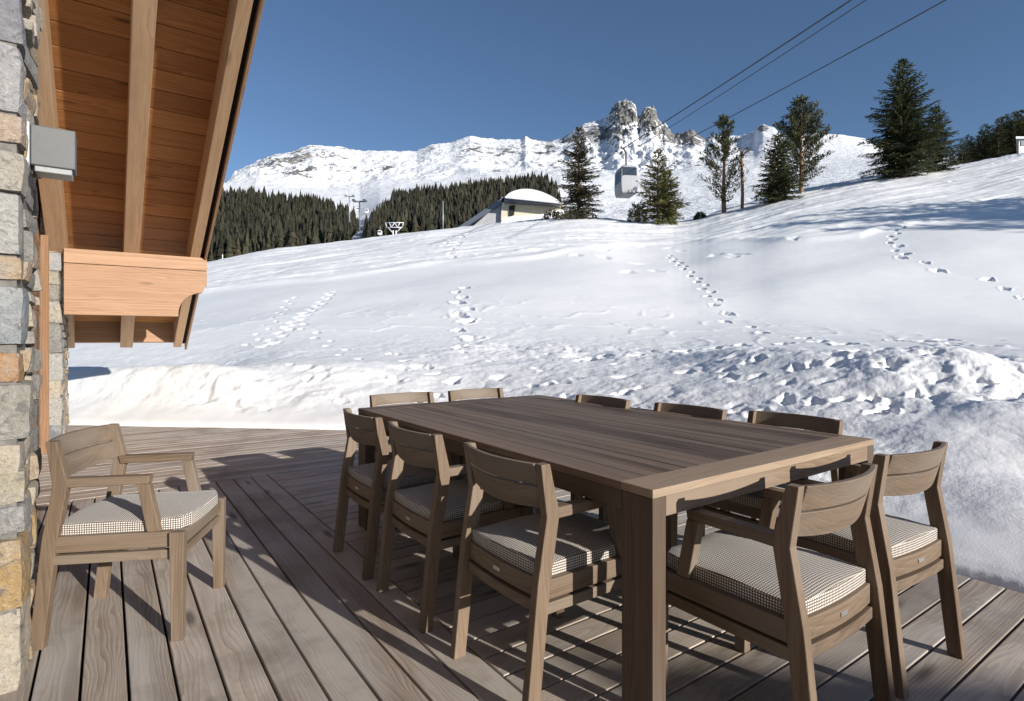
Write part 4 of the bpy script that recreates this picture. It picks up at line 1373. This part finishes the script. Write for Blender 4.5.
def make_chair():
    t = empty('garden_chair')
    hw = CWd / 2; hf = hw; hw = .241
    wd_ = M['teak']
    ylean = lambda z: -.175 - .055 * (z - .64) / .17 if z > .64 else -.175
    # rear legs, kinked at the armrest
    for s_ in (-1, 1):
        x0 = s_ * hw; x1 = s_ * (hw - .034)
        pr = [(-.285, 0), (-.235, 0), (-.187, .42), (-.150, .635), (-.190, .800), (-.227, .800), (-.203, .63), (-.240, .42)]
        m = MB(); m.prism([(x0, y, z) for y, z in pr], (x1 - x0, 0, 0), (0, 0, 1)); m.build('leg', wd_, t, .003)
    for s_ in (-1, 1):
        x0 = s_ * hf; x1 = s_ * (hf - .038)
        pr = [(.225, 0), (.268, 0), (.272, .43), (.218, .43)]
        m = MB(); m.prism([(x0, y, z) for y, z in pr], (x1 - x0, 0, 0), (0, 0, 1)); m.build('leg', wd_, t, .003)
    # seat frame: upper and lower rails with a shadow gap
    m = MB()
    for s_ in (-1, 1):
        xa, xb = s_ * hw, s_ * (hw - .030)
        m.prism([(xa, -.195, .368), (xa, .219, .368), (xa, .219, .430), (xa, -.189, .430)], (xb - xa, 0, 0), (0, 1, 0))
    m.prism([(-hw + .034, .236, .372), (hw - .034, .236, .372), (hw - .034, .236, .428), (-hw + .034, .236, .428)], (0, .028, 0), (1, 0, 0))
    m.bx(-hw + .030, hw - .030, -.16, .236, .405, .418, (1, 0, 0))
    m.build('seat_frame', wd_, t, .003)
    rr = curved_panel(-hw + .034, hw - .034, .368, .430, -.205, .014, .026, lambda z: 0, None, None, 'r')
    rr.build('rear_rail', wd_, t, .003)
    m = MB()
    for s_ in (-1, 1):
        xa, xb = s_ * hw, s_ * (hw - .026)
        m.prism([(xa, -.204, .322), (xa, .219, .322), (xa, .219, .358), (xa, -.199, .358)], (xb - xa, 0, 0), (0, 1, 0))
    m.bx(-hw + .034, hw - .034, .236, .260, .325, .358, (1, 0, 0))
    m.build('lower_rail', wd_, t, .003)
    rr = curved_panel(-hw + .034, hw - .034, .322, .358, -.213, .012, .024, lambda z: 0, None, None, 'r')
    rr.build('lower_rail', wd_, t, .003)
    # name plate on the rear rail (no writing can be read in the photograph)
    m = MB(); m.bx(-.02, .02, -.2355, -.2315, .392, .406); m.build('metal_plate', M['plaque'], t, .001)
    # arms
    for s_ in (-1, 1):
        xa = s_ * (hw - .001); xb = s_ * (hw - .043)
        m = MB(); m.prism([(xa, -.168, .618), (xa, .135, .622), (xa, .140, .655), (xa, -.178, .655)], (xb - xa, 0, 0), (0, 1, 0)); m.build('armrest', wd_, t, .004)
        xa = s_ * (hw - .002); xb = s_ * (hw - .038)
        m = MB(); m.prism([(xa, .130, .431), (xa, .178, .431), (xa, .137, .6215), (xa, .092, .6215)], (xb - xa, 0, 0), (0, 0, 1)); m.build('arm_support', wd_, t, .003)
    # backrest of two bowed boards
    ln = lambda z: -.045 * (z - .65) / .16
    m1 = curved_panel(-hw + .031, hw - .031, .652, .722, -.183, .040, .018, ln, None, None, 'b', curve_low=.012)
    m2 = curved_panel(-hw + .031, hw - .031, .728, .800, -.183, .040, .018, ln, None, None, 'b')
    m1.add(m2.v, m2.f, m2.g, m2.t)
    m1.build('backrest', wd_, t, .003)
    # cushion
    me_v = []; me_f = []; nx, ny_, hx, y0, y1, z0, z1 = 22, 22, hw - .024, -.205, .262, .419, .480
    bm = bmesh.new()
    bmesh.ops.create_cube(bm, size=1)
    bmesh.ops.subdivide_edges(bm, edges=bm.edges[:], cuts=7, use_grid_fill=True)
    for v in bm.verts:
        x, y, z = v.co * 2
        # rounded plan corners at the front, bowed rear edge
        X = x * hx; Y = (y0 + y1) / 2 + y * (y1 - y0) / 2
        if y > 0: X *= 1 - .05 * (max(0, y) ** 4)
        if abs(x) > .8 and y > .5: Y -= .02 * ((abs(x) - .8) / .2) * ((y - .5) / .5)
        Y -= (.012 if y < 0 else -.012) * (1 - x * x)
        e = max(abs(x), abs(y))
        th = 1 - .16 * e ** 6
        Zc = (z0 + z1) / 2 + z * (z1 - z0) / 2 * th + (.006 * (1 - x * x) * (1 - y * y) if z > 0 else 0)
        Zc += .005 * math.sin(X * 17 + Y * 9) * math.cos(Y * 14 - 1) * (z > 0)
        v.co = (X, Y, Zc)
    me = bpy.data.meshes.new('cushion'); bm.to_mesh(me); bm.free()
    co = np.empty(len(me.vertices) * 3, np.float32); me.vertices.foreach_get('co', co)
    at = me.attributes.new('grain', 'FLOAT_VECTOR', 'POINT'); at.data.foreach_set('vector', co + np.float32(10.003))
    me.polygons.foreach_set('use_smooth', [True] * len(me.polygons)); me.materials.append(M['cushion'])
    cu = bpy.data.objects.new('seat_cushion', me); COL.objects.link(cu); cu.parent = t
    bv = cu.modifiers.new('bevel', 'BEVEL'); bv.width = .017; bv.segments = 3; bv.limit_method = 'ANGLE'; bv.angle_limit = math.radians(50)
    return t


chair0 = make_chair()
used = [False]
GC = 'garden chairs round the dining table'


def head(vec):
    """rotation so that local +Y points along vec"""
    return math.atan2(vec[1], vec[0]) - math.pi / 2


def put_chair(mid_back, fwd, label, group=GC):
    """mid_back: ground point midway between the rear feet (x, y)"""
    o = chair0 if not used[0] else copy_tree(chair0)
    used[0] = True
    f = np.array(fwd, float); f /= np.linalg.norm(f)
    c = np.array(mid_back) + f * .26
    o.location = (c[0], c[1], 0); o.rotation_euler = (0, 0, head(f))
    tag(o, label, 'chair', group)
    return o


V_, U_ = V2, U2
put_chair((-1.87, 2.42), (.985, .17), 'chair standing alone against the stone pier, its check cushion in full sun', None)
put_chair((-.075, 1.965), V_, 'dark-backed chair on the left long side of the table, beside its front leg')
put_chair((-.485, 2.515), V_, 'middle chair of the three along the left long side of the table')
put_chair((-.85, 3.02), V_, 'farthest chair on the left long side of the table, by its far left leg')
put_chair((.983, 1.635), U_, 'sunlit chair at the near short end of the table, beside its front leg')
put_chair((1.49, 2.03), (-.53, .848), 'chair at the near short end of the table closest to the snow')
put_chair((1.50, 2.98), -V_, 'chair on the snow side of the table nearest its right corner, dark back showing')
put_chair((1.08, 3.37), -V_, 'middle chair of the three dark backs on the snow side of the table')
put_chair((.65, 3.87), -V_, 'farthest chair on the snow side of the table, only a sliver of dark back showing')
put_chair((-.82, 4.14), -U_, 'pale-backed chair at the far short end of the table, the left one')
put_chair((-.31, 4.47), -U_, 'pale-backed chair at the far short end of the table, the right one')
